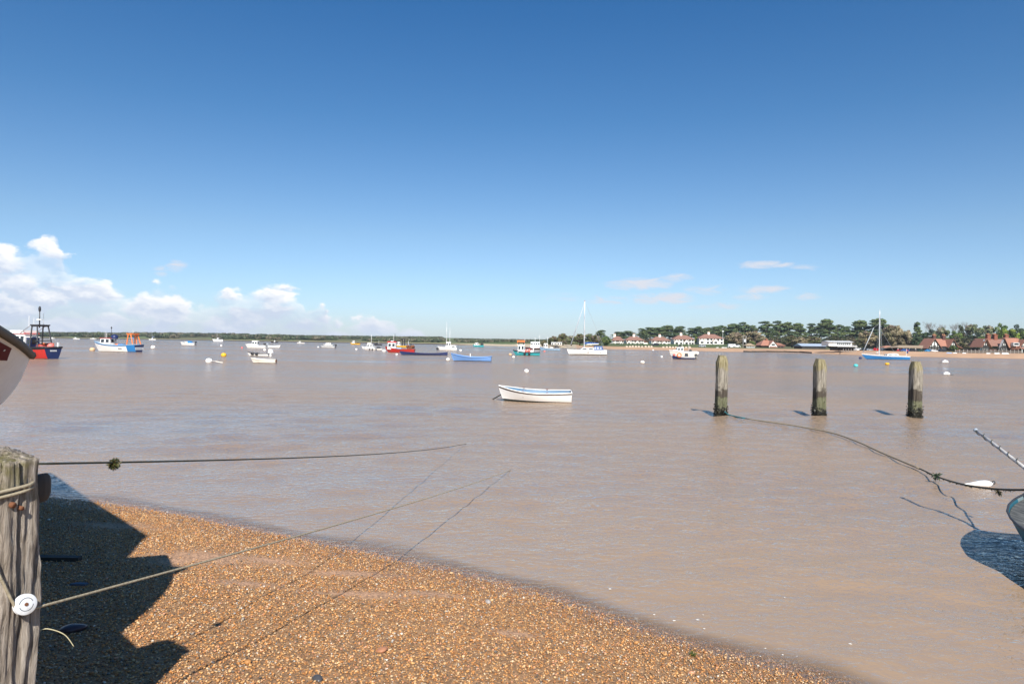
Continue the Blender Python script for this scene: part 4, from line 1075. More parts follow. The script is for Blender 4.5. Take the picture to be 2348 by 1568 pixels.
# ------------------------------------------------------------------ vehicles on the bank
TYRE = M('tyre_rubber',(.02,.02,.02),.8,.2,8)
def car(label,px,yb,w,d,paint,kind='hatch',flip=1,cat='car',group='cars parked behind the right beach'):
    z = max(ground_at(px,d), H-dep(px,yb)/F*d); k=d/F; L=w*k; hh = L*{'hatch':.36,'van':.44,'motorhome':.47}[kind]
    r = thing({'hatch':'parked_car','van':'parked_van','motorhome':'motorhome'}[kind],label,cat,Vector(((px-CX)/F*d,d,z)),0 if flip>0 else PI,group)
    Wd = L*.40
    if kind=='hatch': prof=[(-.5,.12),(-.5,.45),(-.46,.55),(-.22,.6),(.36,.62),(.48,.55),(.5,.3),(.5,.12)]; cab=[(-.22,.6),(-.06,.97),(.25,1.0),(.42,.62)]
    elif kind=='van': prof=[(-.5,.1),(-.5,.45),(-.36,.58),(-.3,.6),(.5,.6),(.5,.1)]; cab=[(-.36,.58),(-.24,.97),(.5,1.0),(.5,.58)]
    else: prof=[(-.5,.1),(-.5,.35),(-.42,.45),(-.3,.5),(.5,.5),(.5,.12)]; cab=[(-.46,.72),(-.44,.97),(.5,1.0),(.5,.48),(-.30,.48)]
    MB().prism([(a*L,-Wd/2,b*hh) for a,b in prof],(0,Wd,0)).build('body',paint,r)
    cb_=MB().prism([(a*L,-Wd*.45,b*hh) for a,b in cab],(0,Wd*.9,0)).build('cabin',paint,r)
    pts = cab[:4] if kind!='motorhome' else [(.02,.6),(.02,.82),(.3,.82),(.3,.6)]
    cx=sum(p[0] for p in pts)/len(pts); cy=sum(p[1] for p in pts)/len(pts)
    for s in (-1,1):
        P=[((cx+(a-cx)*.82)*L,s*(Wd*.45+.01)-.01,(cy+(b-cy)*.72)*hh) for a,b in pts]
        MB().prism(P,(0,.02,0)).build('window',GLASS,cb_)
    for u in (-.31,.30):
        for s in (-1,1):
            w_=MB().tube([(u*L,s*Wd*.5-.09,hh*.17),(u*L,s*Wd*.5+.06,hh*.17)],hh*.19,14).build('wheel',TYRE,r)
            MB().tube([(u*L,s*(Wd*.5+.02)-.04,hh*.17),(u*L,s*(Wd*.5+.02)+.04,hh*.17)],hh*.10,10).build('rim',STEEL,w_)
    return r
CW=M('white_car_paint',(.75,.75,.75),.25,.05,1); CD=M('dark_car_paint',(.02,.022,.03),.25,.2,1); CR=M('red_car_paint',(.5,.015,.02),.25,.1,1)
CB=M('blue_car_paint',(.02,.08,.26),.25,.1,1); CS=M('silver_car_paint',(.4,.42,.44),.3,.1,1,metal=.3)
car('white motorhome with overcab, parked right of the largest house',1677,798,17,292,CW,'motorhome',cat='motorhome',group='vans beside the bungalow')
car('white caravan like van parked behind the motorhome',1690,798,14,296,CW,'van',-1,'van','vans beside the bungalow')
car('white van parked close to the clubhouse stilts',1966,806,14,228,CW,'van',1,'van')
car('dark hatchback left of the red car',1981,806,16,226,CD,'hatch')
car('silver hatchback between dark car and red car',1994,806,14,224,CS,'hatch',-1)
car('bright red car just left of the blue yacht mast',2009,805,15,228,CR,'van')
car('dark car right of the blue yacht mast',2030,806,17,222,CD,'hatch')
car('small black car in front of the kiosk',2045,806,14,221,CD,'hatch',-1)
car('red car under the left end of the tan shelter',2062,808,11,212,CR,'van')
car('deep blue car under the tan shelter',2074,808,19,211,CB,'hatch')
car('black car under the right part of the tan shelter',2094,808,19,211,CD,'hatch',-1)
car('dark green car at the right end of the tan shelter',2109,808,13,212,M('green_car_paint',(.01,.05,.035),.25,.1,1),'van')
car('bright blue car left of the first timbered house',2128,807,16,214,M('bright_blue_paint',(.05,.25,.5),.3,.1,1),'hatch')
car('white car in front of the first timbered house',2142,808,15,212,CW,'hatch',-1)
car('black van in front of the first timbered house wall',2160,807,17,213,CD,'van')
car('dark car beside the largest white house on the grass',1599,791,8,380,CD,'hatch')
car('dark estate car in front of the third white house',1502,793,17,330,CD,'hatch')
for px,yb,w,d,lab in ((1610,795.5,16,292,'pale silver car on the beach below the largest house'),):
    car(lab,px,yb,w,d,CS,'hatch')
# undergrowth closing the gaps below the tree crowns
cl=[]; r3=np.random.default_rng(9)
for i in range(620):
    px=r3.uniform(1255,2400); d=bank_d(px)+r3.uniform(170,235) if px<1900 else bank_d(px)+r3.uniform(150,220)
    gz_=ground_at(px,d); zt=H-dep(px,np.interp(px,[1255,1300,1400,1660,1800,1990,2100,2400],[776,773,777,775,772,770,774,770])+r3.uniform(-2,6))/F*d
    hh=max(1.5,zt-gz_); cl.append((((px-CX)/F*d,d,gz_+hh*.5),(r3.uniform(1.6,3),r3.uniform(1.5,2.5),hh*.52)))
V,Fc,C=leaf_faces(cl,16,.75,[(.05,.065,.03),(.09,.085,.045),(.07,.085,.035),(.12,.10,.06),(.04,.05,.03)],r=r3,shell=.75)
ug=np_mesh('undergrowth',V,Fc,LEAF,C); tag(ug,'dark undergrowth and hedges beneath the trees on the wooded bank','shrubs',None,'stuff')
# ------------------------------------------------------------------ boats afloat
class Boat:
    """bow at local +x, waterline at z=0; sizes are given as read off the photograph and turned into metres"""
    def __init__(s, name, label, cat, xl, xr, wy, yaw=180, ratio=.33, group=None, d=None):
        s.xl, s.xr = xl, xr
        # apparent length and beam for this heading seen along the line of sight
        p = at((xl+xr)/2, wy); d0 = p.y if d is None else d; r_ = p.x/p.y
        a_ = math.radians(yaw); le = abs(math.cos(a_)-r_*math.sin(a_)); be = .45*ratio*abs(-math.sin(a_)-r_*math.cos(a_))
        dy = d0; sg_ = -1 if math.cos(a_)<0 else 1
        for _ in range(3):
            s.k = dy/F; s.L = (xr-xl)*s.k/(le+be); s.B = s.L*ratio
            dy = d0 + .4*(s.L*abs(math.sin(a_))+s.B*abs(math.cos(a_)))
        pc = (xl+xr)/2 + sg_*.5*be*s.L/s.k
        loc = Vector((lat(pc, wy)/F*dy, dy, 0))
        s.flip = 1 if math.cos(math.radians(yaw))<0 else -1
        s.r = thing(name, label, cat, loc, math.radians(yaw), group)
    def x(s, px):       # local x of a bearing between the boat's ends
        u = (px-s.xl)/(s.xr-s.xl)
        return s.L*(.5-u)*s.flip
    def z(s, px): return px*s.k
    def hull(s, st, mid, bow, top, zone=None, extra=(), draft=None, tw=.75, p=2.4, rake=.12, rail=None, open_=False, inner=None, railw=.05, deckmat=None, ful=.42, spoon=None, boot=None, bowv=1.15, keel=None):
        L,B = s.L,s.B; st,mid,bow = st*s.k,mid*s.k,bow*s.k
        draft = draft if draft is not None else B*.16
        def f(t):
            if t<.45: return tw+(1-tw)*math.sin(PI/2*t/.45)
            u=(t-.45)/.55; return max(.012,1-u**p)
        def sheer(t):
            if t<.4: u=t/.4; return st+(mid-st)*(1-(1-u)**2)
            u=(t-.4)/.6; return mid+(bow-mid)*u**1.8
        def P(t,q,side,off=0.0,lift=0.0):
            hb = max(.006,B/2*f(t)-off); vb = ful+(bowv-ful)*max(0,(t-.35)/.65)**1.5
            y = hb*(q**vb)*(.9+.1*q); zk = -draft*(1-max(0,(t-.75)/.25)**3*.9)+lift
            if spoon and t>spoon[0]: zk = -draft+(sheer(t)+draft)*.97*((t-spoon[0])/(1-spoon[0]))**spoon[1]
            if keel: zk = keel(t, sheer(t))+lift
            zz_ = zk+(sheer(t)-zk)*q**1.25
            xx = -L/2+L*t - rake*L*max(0,(t-.6)/.4)**2*(1-q)**1.2
            if off: xx -= off*max(0,(t-.6)/.4)
            return Vector((xx, side*y, zz_))
        s.P, s.sheer, s.f = P, sheer, f
        T = np.concatenate([np.linspace(0,.7,9),np.linspace(.77,.93,5),[.955,.975,.99,1.0]]); Qs = [0,.05,.13,.24,.36,.5,.64,.78,.9,1.0]
        if keel: T = np.concatenate([np.linspace(0,.7,9),[.77,.82,.86,.89,.915,.935,.95,.96,.97,.978,.985,.99,.994,.997,1.0]])
        mats = [top, ANTIF]+list(extra)
        def zi(c):
            if zone is not None:
                v = zone((c.x+L/2)/L, c.z/max(.05,sheer((c.x+L/2)/L)), c)
                if v is not None: return v
            return 1 if c.z < bz_(c.x) else 0
        b0,b1 = boot if boot else (.016*L**.5+.01,0.0)
        bz_ = lambda x: b0+b1*(x/L+.5)
        m = MB()
        for side in (1,-1):
            rows = [[P(t,q,side) for q in (Qs if side>0 else Qs[::-1])] for t in T]
            m.grid(rows, zi)
        # transom
        tr = [P(0,q,-1) for q in Qs[::-1]]+[P(0,q,1) for q in Qs[1:]]
        o_=len(m.v); m.v.extend([tuple(p_) for p_ in tr]); m.f.append([o_+i for i in range(len(tr))]); m.m.append(zi(Vector((-L/2,0,st*.6))))
        h = m.build('hull',mats,s.r,True,40)
        bm = bmesh.new(); bm.from_mesh(h.data)
        bmesh.ops.bisect_plane(bm, geom=bm.verts[:]+bm.edges[:]+bm.faces[:], plane_co=(-L/2,0,b0), plane_no=Vector((-b1/L,0,1)).normalized())
        for fc_ in bm.faces:
            c = fc_.calc_center_median()
            if c.x > -L/2+.002 or True:
                if zone is None or fc_.material_index in (0,1): fc_.material_index = 1 if c.z < bz_(c.x) else 0
                elif c.z < bz_(c.x) and c.x > -L*.499: fc_.material_index = 1
        bm.to_mesh(h.data); bm.free(); h.data.set_sharp_from_angle(angle=math.radians(40))
        # gunwale
        g = MB(); rr = railw
        for side in (1,-1):
            g.tube([P(t,1,side)+Vector((0,0,rr*.3)) for t in T], rr, 6)
        g.tube([P(0,1,-1),P(0,1,1)],rr,6)
        g.build('gunwale',rail or top,s.r,True)
        if open_:
            im = inner or top; n_ = MB(); off=.03*B+.02
            for side in (1,-1):
                rows=[[P(t,q,side,off,.06*L**.5*.4+draft*.5) for q in ([.1,.3,.55,.8,.985] if side<0 else [.985,.8,.55,.3,.1])] for t in np.linspace(.015,.985,12)]
                n_.grid(rows)
            fl=[P(t,.1,1,off,.06*L**.5*.4+draft*.5) for t in np.linspace(.015,.985,12)]; fr_=[P(t,.1,-1,off,.06*L**.5*.4+draft*.5) for t in np.linspace(.015,.985,12)]
            n_.grid([fl,fr_])
            tr=[P(.015,q,-1,off,draft*.5) for q in (.985,.5,.1)]+[P(.015,q,1,off,draft*.5) for q in (.1,.5,.985)]
            n_.poly(tr)
            n_.build('interior',im,s.r,True,40)
        else:
            dk = MB(); dr=.035; rows=[]
            for t in list(np.linspace(.006,.86,12))+[.89,.92,.94,.955,.97,.98,.988,.994]:
                p_=P(t,1,1,.008*B); rows.append([(p_.x,p_.y,p_.z-dr),(p_.x,0,p_.z-dr+.03*B*f(t)),(p_.x,-p_.y,p_.z-dr)])
            dk.grid(rows); dk.build('deck',deckmat or GREYW,s.r)
        return h
    def thwart(s, u, q=.62, mat=None, w=.22):
        a,b = s.P(u,q,1,.03*s.B), s.P(u,q,-1,.03*s.B)
        MB().box(((a.x),0,a.z),(w,abs(a.y-b.y)*.98,.04)).build('thwart',mat or WOOD,s.r)
    def house(s, x0,x1, wid, z0, z1, wall, roof, front=.12, back=0.0, wins=2, over=.15, winm=GLASS, lo=.42, hi=.85, roofh=.08, name='wheelhouse', taper=.9):
        """x0<x1 local metres, z in metres"""
        s_ = s.k; b=wid/2; h=z1-z0
        w = MB().frust(x0,x1,-b,b,z0, x0+back*h,x1-front*h,-b*taper,b*taper,z1).build(name,wall,s.r)
        MB().frust(x0+back*h-over,x1-front*h+over,-b*taper-over*.6,b*taper+over*.6,z1+.003,x0+back*h-over*.6,x1-front*h+over*.6,-b*taper-over*.3,b*taper+over*.3,z1+roofh).build('roof',roof,w)
        def face(A,Bp,C,D,u0,u1,v0,v1,nrm_):
            q=lambda u,v:(A*(1-u)+Bp*u)*(1-v)+(D*(1-u)+C*u)*v
            P_=[q(u0,v0),q(u1,v0),q(u1,v1),q(u0,v1)]; n_=Vector(nrm_)*.012
            MB().prism([p+n_ for p in P_],n_*-2.0).build('window',winm,w)
        for side in (1,-1):
            A=Vector((x0,side*b,z0));Bp=Vector((x1,side*b,z0));C=Vector((x1-front*h,side*b*taper,z1));D=Vector((x0+back*h,side*b*taper,z1))
            for i in range(wins):
                u0=(i+.16)/wins; u1=(i+.84)/wins
                face(A,Bp,C,D,u0,u1,lo,hi,(0,side,0))
        A=Vector((x1,-b,z0));Bp=Vector((x1,b,z0));C=Vector((x1-front*h,b*taper,z1));D=Vector((x1-front*h,-b*taper,z1))
        for i in range(2): face(A,Bp,C,D,(i+.1)/2,(i+.9)/2,lo,hi,(1,0,0))
        A=Vector((x0,-b,z0));Bp=Vector((x0,b,z0));C=Vector((x0+back*h,b*taper,z1));D=Vector((x0+back*h,-b*taper,z1))
        face(A,Bp,C,D,.2,.8,lo,hi,(-1,0,0))
        return w
    def mast(s, x, z0, z1, r=.05, mat=None, name='mast', y=0.0, lean=0.0):
        return MB().tube([(x,y,z0),(x+lean,y,z1)],[r,r*.7],8).build(name,mat or ALU,s.r,True)
    def aerial(s, x, z0, z1, y=0.0, r=.025):
        return MB().tube([(x,y,z0),(x,y,z1)],r,5).build('aerial',FRAME,s.r)
    def wires(s, pts, r=.018, name='stay', mat=None):
        for a,b in pts: MB().tube([a,b],r,5).build(name,mat or STEEL,s.r)
    def outboard(s, size=1.0, mat=BLACK):
        z = s.sheer(0)
        m=MB(); m.frust(-.28,.22,-.17,.17,.1,-.2,.16,-.12,.12,.48); m.box((-.02,0,-.1),(.16,.12,.55)); m.box((-.06,0,-.5),(.3,.05,.3))
        o=m.build('outboard_motor',mat,s.r); o.location=(-s.L/2-.2*size,0,z); o.scale=(size,)*3; return o
    def rails(s, u0, u1, h, mat=STEEL, n_=5, r=.022, name='guard_rail'):
        m=MB()
        for side in (1,-1):
            T=np.linspace(u0,u1,n_*2)
            m.tube([s.P(t,1,side)*1.0+Vector((0,-side*.06,h)) for t in T],r,5)
            for t in np.linspace(u0,u1,n_): m.tube([s.P(t,1,side)+Vector((0,-side*.06,0)),s.P(t,1,side)+Vector((0,-side*.06,h))],r*.8,4)
        if u1>.95: m.tube([s.P(u1,1,1)+Vector((0,-.06,h)),s.P(u1,1,-1)+Vector((0,.06,h))],r,5)
        return m.build(name,mat,s.r)
    def fender(s, u, side=1, mat=None, r=.16):
        p=s.P(u,.8,side); return MB().ball((p.x,p.y+side*r,p.z),(r,r,r*1.5)).build('fender',mat or WHITE,s.r,True)
    def strokes(s, u0, u1, q0, q1, side, mat, n_=5, name='hull_lettering'):
        """small painted strokes where lettering on the topsides is too small to read"""
        m=MB()
        for i in range(n_):
            a=u0+(u1-u0)*i/n_; b=u0+(u1-u0)*(i+.6)/n_
            P_=[s.P(a,q0,side),s.P(b,q0,side),s.P(b,q1,side),s.P(a,q1,side)]
            m.prism([p+Vector((0,side*.012,0)) for p in P_],(0,side*.006,0))
        return m.build(name,mat,s.r)
def X(b,px): return b.x(px)

# --- red and navy fishing boat seen from astern, behind the beached bow
b = Boat('fishing_boat','red fishing boat with navy transom and tall mast, partly behind the beached white bow','fishing boat',16,143,823,163,.36)
k = b.k
b.hull(26,24,34,RED,lambda u,v,c: 2 if c.x<-b.L*.499 else (3 if v>.9 else None),(NAVY,BLACK),tw=.86,p=2.6,rail=BLACK,railw=.09,deckmat=GREYW)
zd = 22*k
w=b.house(-b.L*.02,b.L*.32,b.B*.66,zd,56*k,WHITE,RED,.12,0,3,.22)
b.house(-b.L*.10,-b.L*.02-.02,b.B*.5,zd,48*k,NAVY,WHITE,0,0,1,.1,name='companionway')
MB().box((b.L*.14,0,60*k),(1.8,1.5,.35)).build('liferaft',WHITE,b.r)
m=MB()
for y in (-1,1):
    m.tube([(-b.L*.12,y*b.B*.3,zd),(-b.L*.16,y*b.B*.26,75*k)],.07,6); m.tube([(-b.L*.33,y*b.B*.36,zd),(-b.L*.27,y*b.B*.26,75*k)],.07,6)
    m.tube([(-b.L*.16,y*b.B*.26,74*k),(-b.L*.27,y*b.B*.26,74*k)],.07,6)
for x_ in (-.16,-.27): m.tube([(b.L*x_,-b.B*.3,75*k),(b.L*x_,b.B*.3,75*k)],.09,6)
m.box((-b.L*.215,0,76.5*k),(b.L*.16,b.B*.62,.1))
m.build('gantry',DSTEEL,b.r)
b.mast(-b.L*.2,70*k,112*k,.06,DSTEEL); MB().ball((-b.L*.2,0,113*k),(.12,.12,.3)).build('masthead_light',BLACK,b.r)
MB().tube([(-b.L*.2,0,88*k),(-b.L*.2,0,90*k)],.28,10).build('radar_dome',WHITE,b.r)
for y,h in ((-.7,104),(.8,98),(.3,92)): b.aerial(-b.L*.14,72*k,h*k,y)
b.wires([((b.L*.05,-.8,58*k),(-b.L*.16,-.8,74*k)),((b.L*.05,.8,58*k),(-b.L*.16,.8,74*k))],.03)
MB().ball((-b.L*.38,-b.B*.12,29*k),(.42,.36,.33)).build('buoy_float',PINK,b.r,True)
MB().ball((-b.L*.32,b.B*.18,28*k),(.5,.4,.28)).build('net_heap',DRED,b.r,True)
MB().box((-b.L*.30,-b.B*.2,29*k),(.9,.6,.6)).build('fish_box',ORANGE,b.r)
MB().frust(-b.L*.42,-b.L*.30,-b.B*.1,b.B*.42,40*k,-b.L*.41,-b.L*.31,-b.B*.05,b.B*.38,42*k).build('canopy',DSTEEL,b.r)
MB().tube([(-b.L*.47,-b.B*.30,20*k),(-b.L*.47,-b.B*.30,37*k)],.11,6).build('stern_post',GREYW,b.r)
m=MB()
for i in range(6):
    y0=(-.15+i*.055)*b.B; m.box((-b.L/2-.012,y0,18.5*k),(.012,.05,.16)); m.box((-b.L/2-.012,y0+.05,(18+.9*(i%2))*k),(.012,.05,.035))
m.build('transom_lettering',FRAME,b.r)
b.fender(.35,-1,RUBBER,.22)
m=MB().torus((-b.L*.03,-b.B*.5,21*k),.33,.07,'y'); m.build('lifebuoy',ORANGE,b.r,True)

# --- white and blue trawler with orange gantry
b = Boat('fishing_boat','white and blue trawler with bright orange stern gantry','fishing boat',216,331,807,168,.3)
k=b.k
b.hull(17,15,23,WHITE,lambda u,v,c: 2 if (c.x<-b.L*.499) else (3 if (u<.19 and c.z>.12) else (3 if v>.83 else None)),(NAVY,BLUE),tw=.85,p=2.4,rail=PBLUE,railw=.06)
zd=14*k
w=b.house(b.L*.08,b.L*.30,b.B*.62,zd,30.5*k,WHITE,DRED,.12,0,2,.2)
b.mast(b.L*.12,30*k,55*k,.05,DSTEEL); b.aerial(b.L*.26,31*k,47*k); b.aerial(b.L*.18,31*k,44*k,.4)
MB().ball((b.L*.12,0,55*k),(.1,.1,.16)).build('masthead_light',BLACK,b.r)
MB().ball((b.L*.05,0,33*k),(.55,.5,.45)).build('net_heap',NAVY,b.r,True)
m=MB(); m.frust(-b.L*.02,b.L*.07,-b.B*.25,b.B*.25,29*k,-b.L*.01,b.L*.06,-b.B*.22,b.B*.22,30*k)
for y in (-1,1): m.tube([(-b.L*.01,y*b.B*.24,zd),(-b.L*.01,y*b.B*.24,29*k)],.04,5)
m.build('canopy',STEEL,b.r)
m=MB()
for y in (-1,1):
    yy=y*b.B*.36
    m.tube([(-b.L*.31,yy,zd-.1),(-b.L*.335,yy*.8,41*k)],.085,6); m.tube([(-b.L*.46,yy,zd-.1),(-b.L*.385,yy*.8,41*k)],.085,6)
m.tube([(-b.L*.335,-b.B*.33,41*k),(-b.L*.335,b.B*.33,41*k)],.11,6); m.tube([(-b.L*.385,-b.B*.33,41*k),(-b.L*.385,b.B*.33,41*k)],.11,6)
m.box((-b.L*.36,0,41.5*k),(b.L*.13,b.B*.62,.14)); m.tube([(-b.L*.36,-b.B*.28,41*k),(-b.L*.42,-b.B*.1,zd)],.06,5)
m.build('gantry',ORANGE,b.r)
b.aerial(-b.L*.36,42*k,50*k)
MB().box((-b.L*.12,0,15.5*k),(.9,.7,.35)).build('fish_box',BLUE,b.r); MB().box((0,-b.B*.12,15.5*k),(.6,.5,.4)).build('fish_box',ORANGE,b.r)
MB().tube([(-b.L*.24,0,zd),(-b.L*.24,0,15*k)],.25,10).build('winch',DSTEEL,b.r)
m=MB(); m.prism([(-b.L/2-.012,-b.B*.33,5*k),(-b.L/2-.012,b.B*.33,5*k),(-b.L/2-.012,b.B*.35,11*k),(-b.L/2-.012,-b.B*.35,11*k)],(-.012,0,0)); m.build('name_board',GREYW,b.r)
m=MB()
for i in range(7): m.box((-b.L/2-.03,(-.24+i*.08)*b.B,8*k),(.012,.045,.16)); m.box((-b.L/2-.03,(-.225+i*.08)*b.B,(7.6+.8*(i%2))*k),(.012,.05,.03))
m.build('name_lettering',NAVY,b.r)
b.strokes(.28,.36,.62,.76,1,NAVY,4)
# --- cuddy boat with blue canopy
b = Boat('motor_boat','small white cuddy boat with blue canopy and black outboard','motor boat',414,450,791.7,176,.36)
b.hull(5,5,7.5,WHITE,tw=.85,rail=WHITE,railw=.035)
b.house(-b.L*.05,b.L*.25,b.B*.7,4*b.k,8*b.k,WHITE,WHITE,.7,0,2,.02,roofh=.04,name='cuddy')
MB().frust(-b.L*.36,-b.L*.02,-b.B*.36,b.B*.36,4*b.k,-b.L*.22,b.L*.0,-b.B*.26,b.B*.26,9.6*b.k).build('canopy',BLUE,b.r)
b.outboard(1.1)
# --- far white sailing yacht
def yacht(label,xl,xr,wy,mx,mt,hullm=WHITE,sh=(5,4.5,6),cover=None,yaw=180,cat='sailing yacht',cab=(.35,.62),ratio=.3,second=None,stay=True,boot=None):
    b=Boat('sailing_yacht',label,cat,xl,xr,wy,yaw,ratio); k=b.k
    b.hull(*sh,hullm,tw=.6,p=2.2,rake=.14,rail=FRAME,railw=.03)
    x0=b.L*(.5-cab[1]); x1=b.L*(.5-cab[0])
    b.house(x0,x1,b.B*.55,sh[1]*k*.9,(sh[1]+3.6)*k,WHITE,WHITE,.8,.2,2,.02,lo=.3,hi=.75,roofh=.03,name='coachroof')
    for (q,t) in ((mx,mt),)+((second,) if second else ()):
        xm=b.x(q); zt=(wy-t)*k
        b.mast(xm,sh[1]*k,zt,.055)
        MB().tube([(xm,-b.B*.22,zt*.55),(xm,b.B*.22,zt*.55)],.025,5).build('spreader',ALU,b.r)
        b.wires([((xm,0,zt),(xm,-b.B*.46,sh[1]*k)),((xm,0,zt),(xm,b.B*.46,sh[1]*k))],.012)
        if stay:
            b.wires([((xm,0,zt*.97),(b.L*.49,0,sh[2]*k)),((xm,0,zt),(-b.L*.48,0,sh[0]*k))],.014)
        bl=MB().tube([(xm-.1,0,(sh[1]+4.5)*k),(xm-b.L*.36,0,(sh[1]+4.2)*k)],.05,6).build('boom',ALU,b.r)
        if cover: MB().tube([(xm-.1,0,(sh[1]+5.3)*k),(xm-b.L*.2,0,(sh[1]+5.2)*k),(xm-b.L*.36,0,(sh[1]+4.8)*k)],[.16,.14,.08],8).build('sail_cover',cover,b.r)
    return b
yacht('distant white sailing yacht with bare mast, left of the motor cruiser',487,512.5,783,498.2,752.5)
yacht('tiny distant yacht with a thin mast right of the orange gantry',340.5,358.5,779.6,349,765,sh=(2.2,2,2.6),cover=CANVAS)
# --- white motor cruiser
b=Boat('motor_boat','white wheelhouse motor cruiser, largest of the left white cluster','motor boat',563,613.7,798.4,178,.34)
b.hull(6.5,6,9,WHITE,tw=.85,rail=WHITE,railw=.04)
b.house(-b.L*.10,b.L*.19,b.B*.66,5*b.k,16*b.k,WHITE,WHITE,.25,0,2,.12)
MB().box((b.L*.29,0,8*b.k),(b.L*.16,b.B*.5,3*b.k)).build('foredeck_hatch',WHITE,b.r)
b.outboard(1.2,STEEL); MB().box((-b.L*.44,0,8.5*b.k),(.5,b.B*.5,.7)).build('stern_locker',DSTEEL,b.r)
b=Boat('rowing_boat','low white open boat partly behind the motor cruiser','open boat',611,643,797.3,0,.33)
b.hull(5,4.5,6.3,WHITE,tw=.8,open_=True,rail=WHITE,railw=.03); b.thwart(.4)
# --- white dinghy with outboard and dark covers
b=Boat('dinghy','white dinghy with two dark seat covers and white outboard at stern','dinghy',567,619,816.7,177,.32)
b.hull(6,5.5,9.5,WHITE,tw=.8,open_=True,rail=BLACK,railw=.035,inner=GREYW); b.thwart(.3,.85); b.thwart(.6,.85)
for u in (.50,.30): 
    p_=b.P(1-u if False else u+.2,1,1); MB().ball((p_.x,b.B*.3,p_.z-.05),(.3,.22,.2)).build('seat_cover',BLACK,b.r,True)
b.outboard(1.2,WHITE)
# --- cream rowing boat
b=Boat('rowing_boat','cream rowing boat nearest of the left white cluster','rowing boat',575,636.4,832.5,176,.30)
b.hull(8,7.5,11.5,CREAM,tw=.8,p=2.6,open_=True,rail=CREAM,railw=.035,inner=CREAM); b.thwart(.35); b.thwart(.62)
MB().box((-b.L*.505,0,b.sheer(0)*.7),(.05,.25,b.sheer(0)*.9)).build('rudder',WOOD,b.r)
# --- far small ones on the left
def small(label,xl,xr,wy,hullm,cabm,h=4,ch=4,cab=(.35,.7),name='motor_boat',cat='motor boat',yaw=180,mast=None,roof=None):
    b=Boat(name,label,cat,xl,xr,wy,yaw,.34); k=b.k
    b.hull(h*.9,h*.85,h*1.25,hullm,tw=.85,rail=hullm,railw=.04)
    if ch: b.house(b.L*(.5-cab[1]),b.L*(.5-cab[0]),b.B*.6,h*.8*k,(h+ch)*k,cabm,roof or cabm,.4,.05,2,.08,roofh=.05,name='cabin')
    if mast: b.mast(b.x(mast[0]),h*k,(wy-mast[1])*k,.05)
    return b
small('tiny white motor boat nearest the left frame edge, behind the mast boat',113,127,776.6,WHITE,WHITE,1.6,1.4)
small('tiny white cabin boat far out, between the two fishing boats',167,183,777.8,WHITE,WHITE,1.9,2.2,(.3,.6))
small('tiny white open boat just left of the blue trawler bow',206,222,777.6,WHITE,WHITE,1.5,1.3,(.4,.7))
small('tiny white cruiser seen through the orange gantry',292,316,778.2,WHITE,LBLUE,2.3,2.2)
small('small black hulled motor boat with white cabin, right of the motor cruiser',620.4,638,785.7,BLACK,WHITE,2.2,3,(.45,.65))
small('small distant white launch left of the grey launch pair',680.5,699.5,787.7,WHITE,WHITE,2.2,3,(.25,.5))
b=small('white cabin boat behind the grey launch',741,764,792.8,WHITE,WHITE,2.8,4,(.25,.8))
b=small('pale grey open launch with black outboard',736,769,797.8,GREYW,GREYW,4.2,0); b.outboard(1.2); b.rails(.1,.9,.35)
b=small('small yellow hulled fishing boat with white wheelhouse, far out',803,827,790,YELLOW,WHITE,3.2,5,(.15,.45),'fishing_boat','fishing boat',mast=(812,779)); MB().ball((-b.L*.25,0,3.6*b.k),(.6,.5,.4)).build('net_heap',DWOOD,b.r,True)
b=small('white flybridge cruiser left of the red fishing boat',829,862,800.4,WHITE,WHITE,5,6,(.35,.8),mast=(852,766.2)); b.house(-b.L*.15,b.L*.1,b.B*.45,11*b.k,14*b.k,WHITE,WHITE,.6,0,1,.05,name='flybridge'); b.rails(.5,.99,.5)
b=small('low white catamaran like workboat in front of the flybridge cruiser',834,878,803,WHITE,WHITE,4.2,4,(.45,.6)); b.rails(.05,.95,.45); MB().ball((-b.L*.3,0,5*b.k),(.5,.5,.35)).build('gear_heap',BLACK,b.r,True)
for u in (.3,.5,.65): b.fender(u,1,BLACK,.13)
b=small('black hulled fishing boat with stubby masts behind the white workboat',857,876.5,791.6,BLACK,BLACK,3,2.5,(.2,.5),'fishing_boat','fishing boat',mast=(869,780)); b.mast(b.x(863),3*b.k,10*b.k,.05,DSTEEL)
# --- red fishing boat
b=Boat('fishing_boat','bright red fishing boat with white wheelhouse and rusty gear at stern','fishing boat',883,953,808.4,176,.3)
k=b.k
b.hull(8,7.5,13,RED,tw=.8,rail=DRED,railw=.06)
b.house(b.L*.135,b.L*.40,b.B*.62,7*k,22.5*k,WHITE,RED,.06,0,2,.14,roofh=.22)
MB().ball((b.L*.27,0,25*k),(.3,.3,.18)).build('radar_dome',WHITE,b.r)
b.mast(b.x(906),20*k,43*k,.05,DSTEEL); b.aerial(b.x(903),22*k,40*k); MB().tube([(b.x(906),-.5,34*k),(b.x(906),.5,34*k)],.04,5).build('crosstree',DSTEEL,b.r)
MB().box((0.02*b.L,0,9.5*k),(b.L*.16,b.B*.5,4*k)).build('engine_casing',PBLUE,b.r)
m=MB()
for i in range(9): m.ball((-b.L*(.28+.022*i),rng.uniform(-.3,.3)*b.B,(9+rng.uniform(0,6))*k),(.3,.35,.28),8,6)
m.build('trawl_gear',RUST,b.r,True)
m=MB()
for y in (-1,1): m.tube([(-b.L*.38,y*b.B*.35,6*k),(-b.L*.36,y*b.B*.3,20*k)],.06,6)
m.tube([(-b.L*.36,-b.B*.32,20*k),(-b.L*.36,b.B*.32,20*k)],.06,6); m.build('gantry',DWOOD,b.r)
b.mast(b.x(938),8*k,27*k,.04,GREYW,'pole')
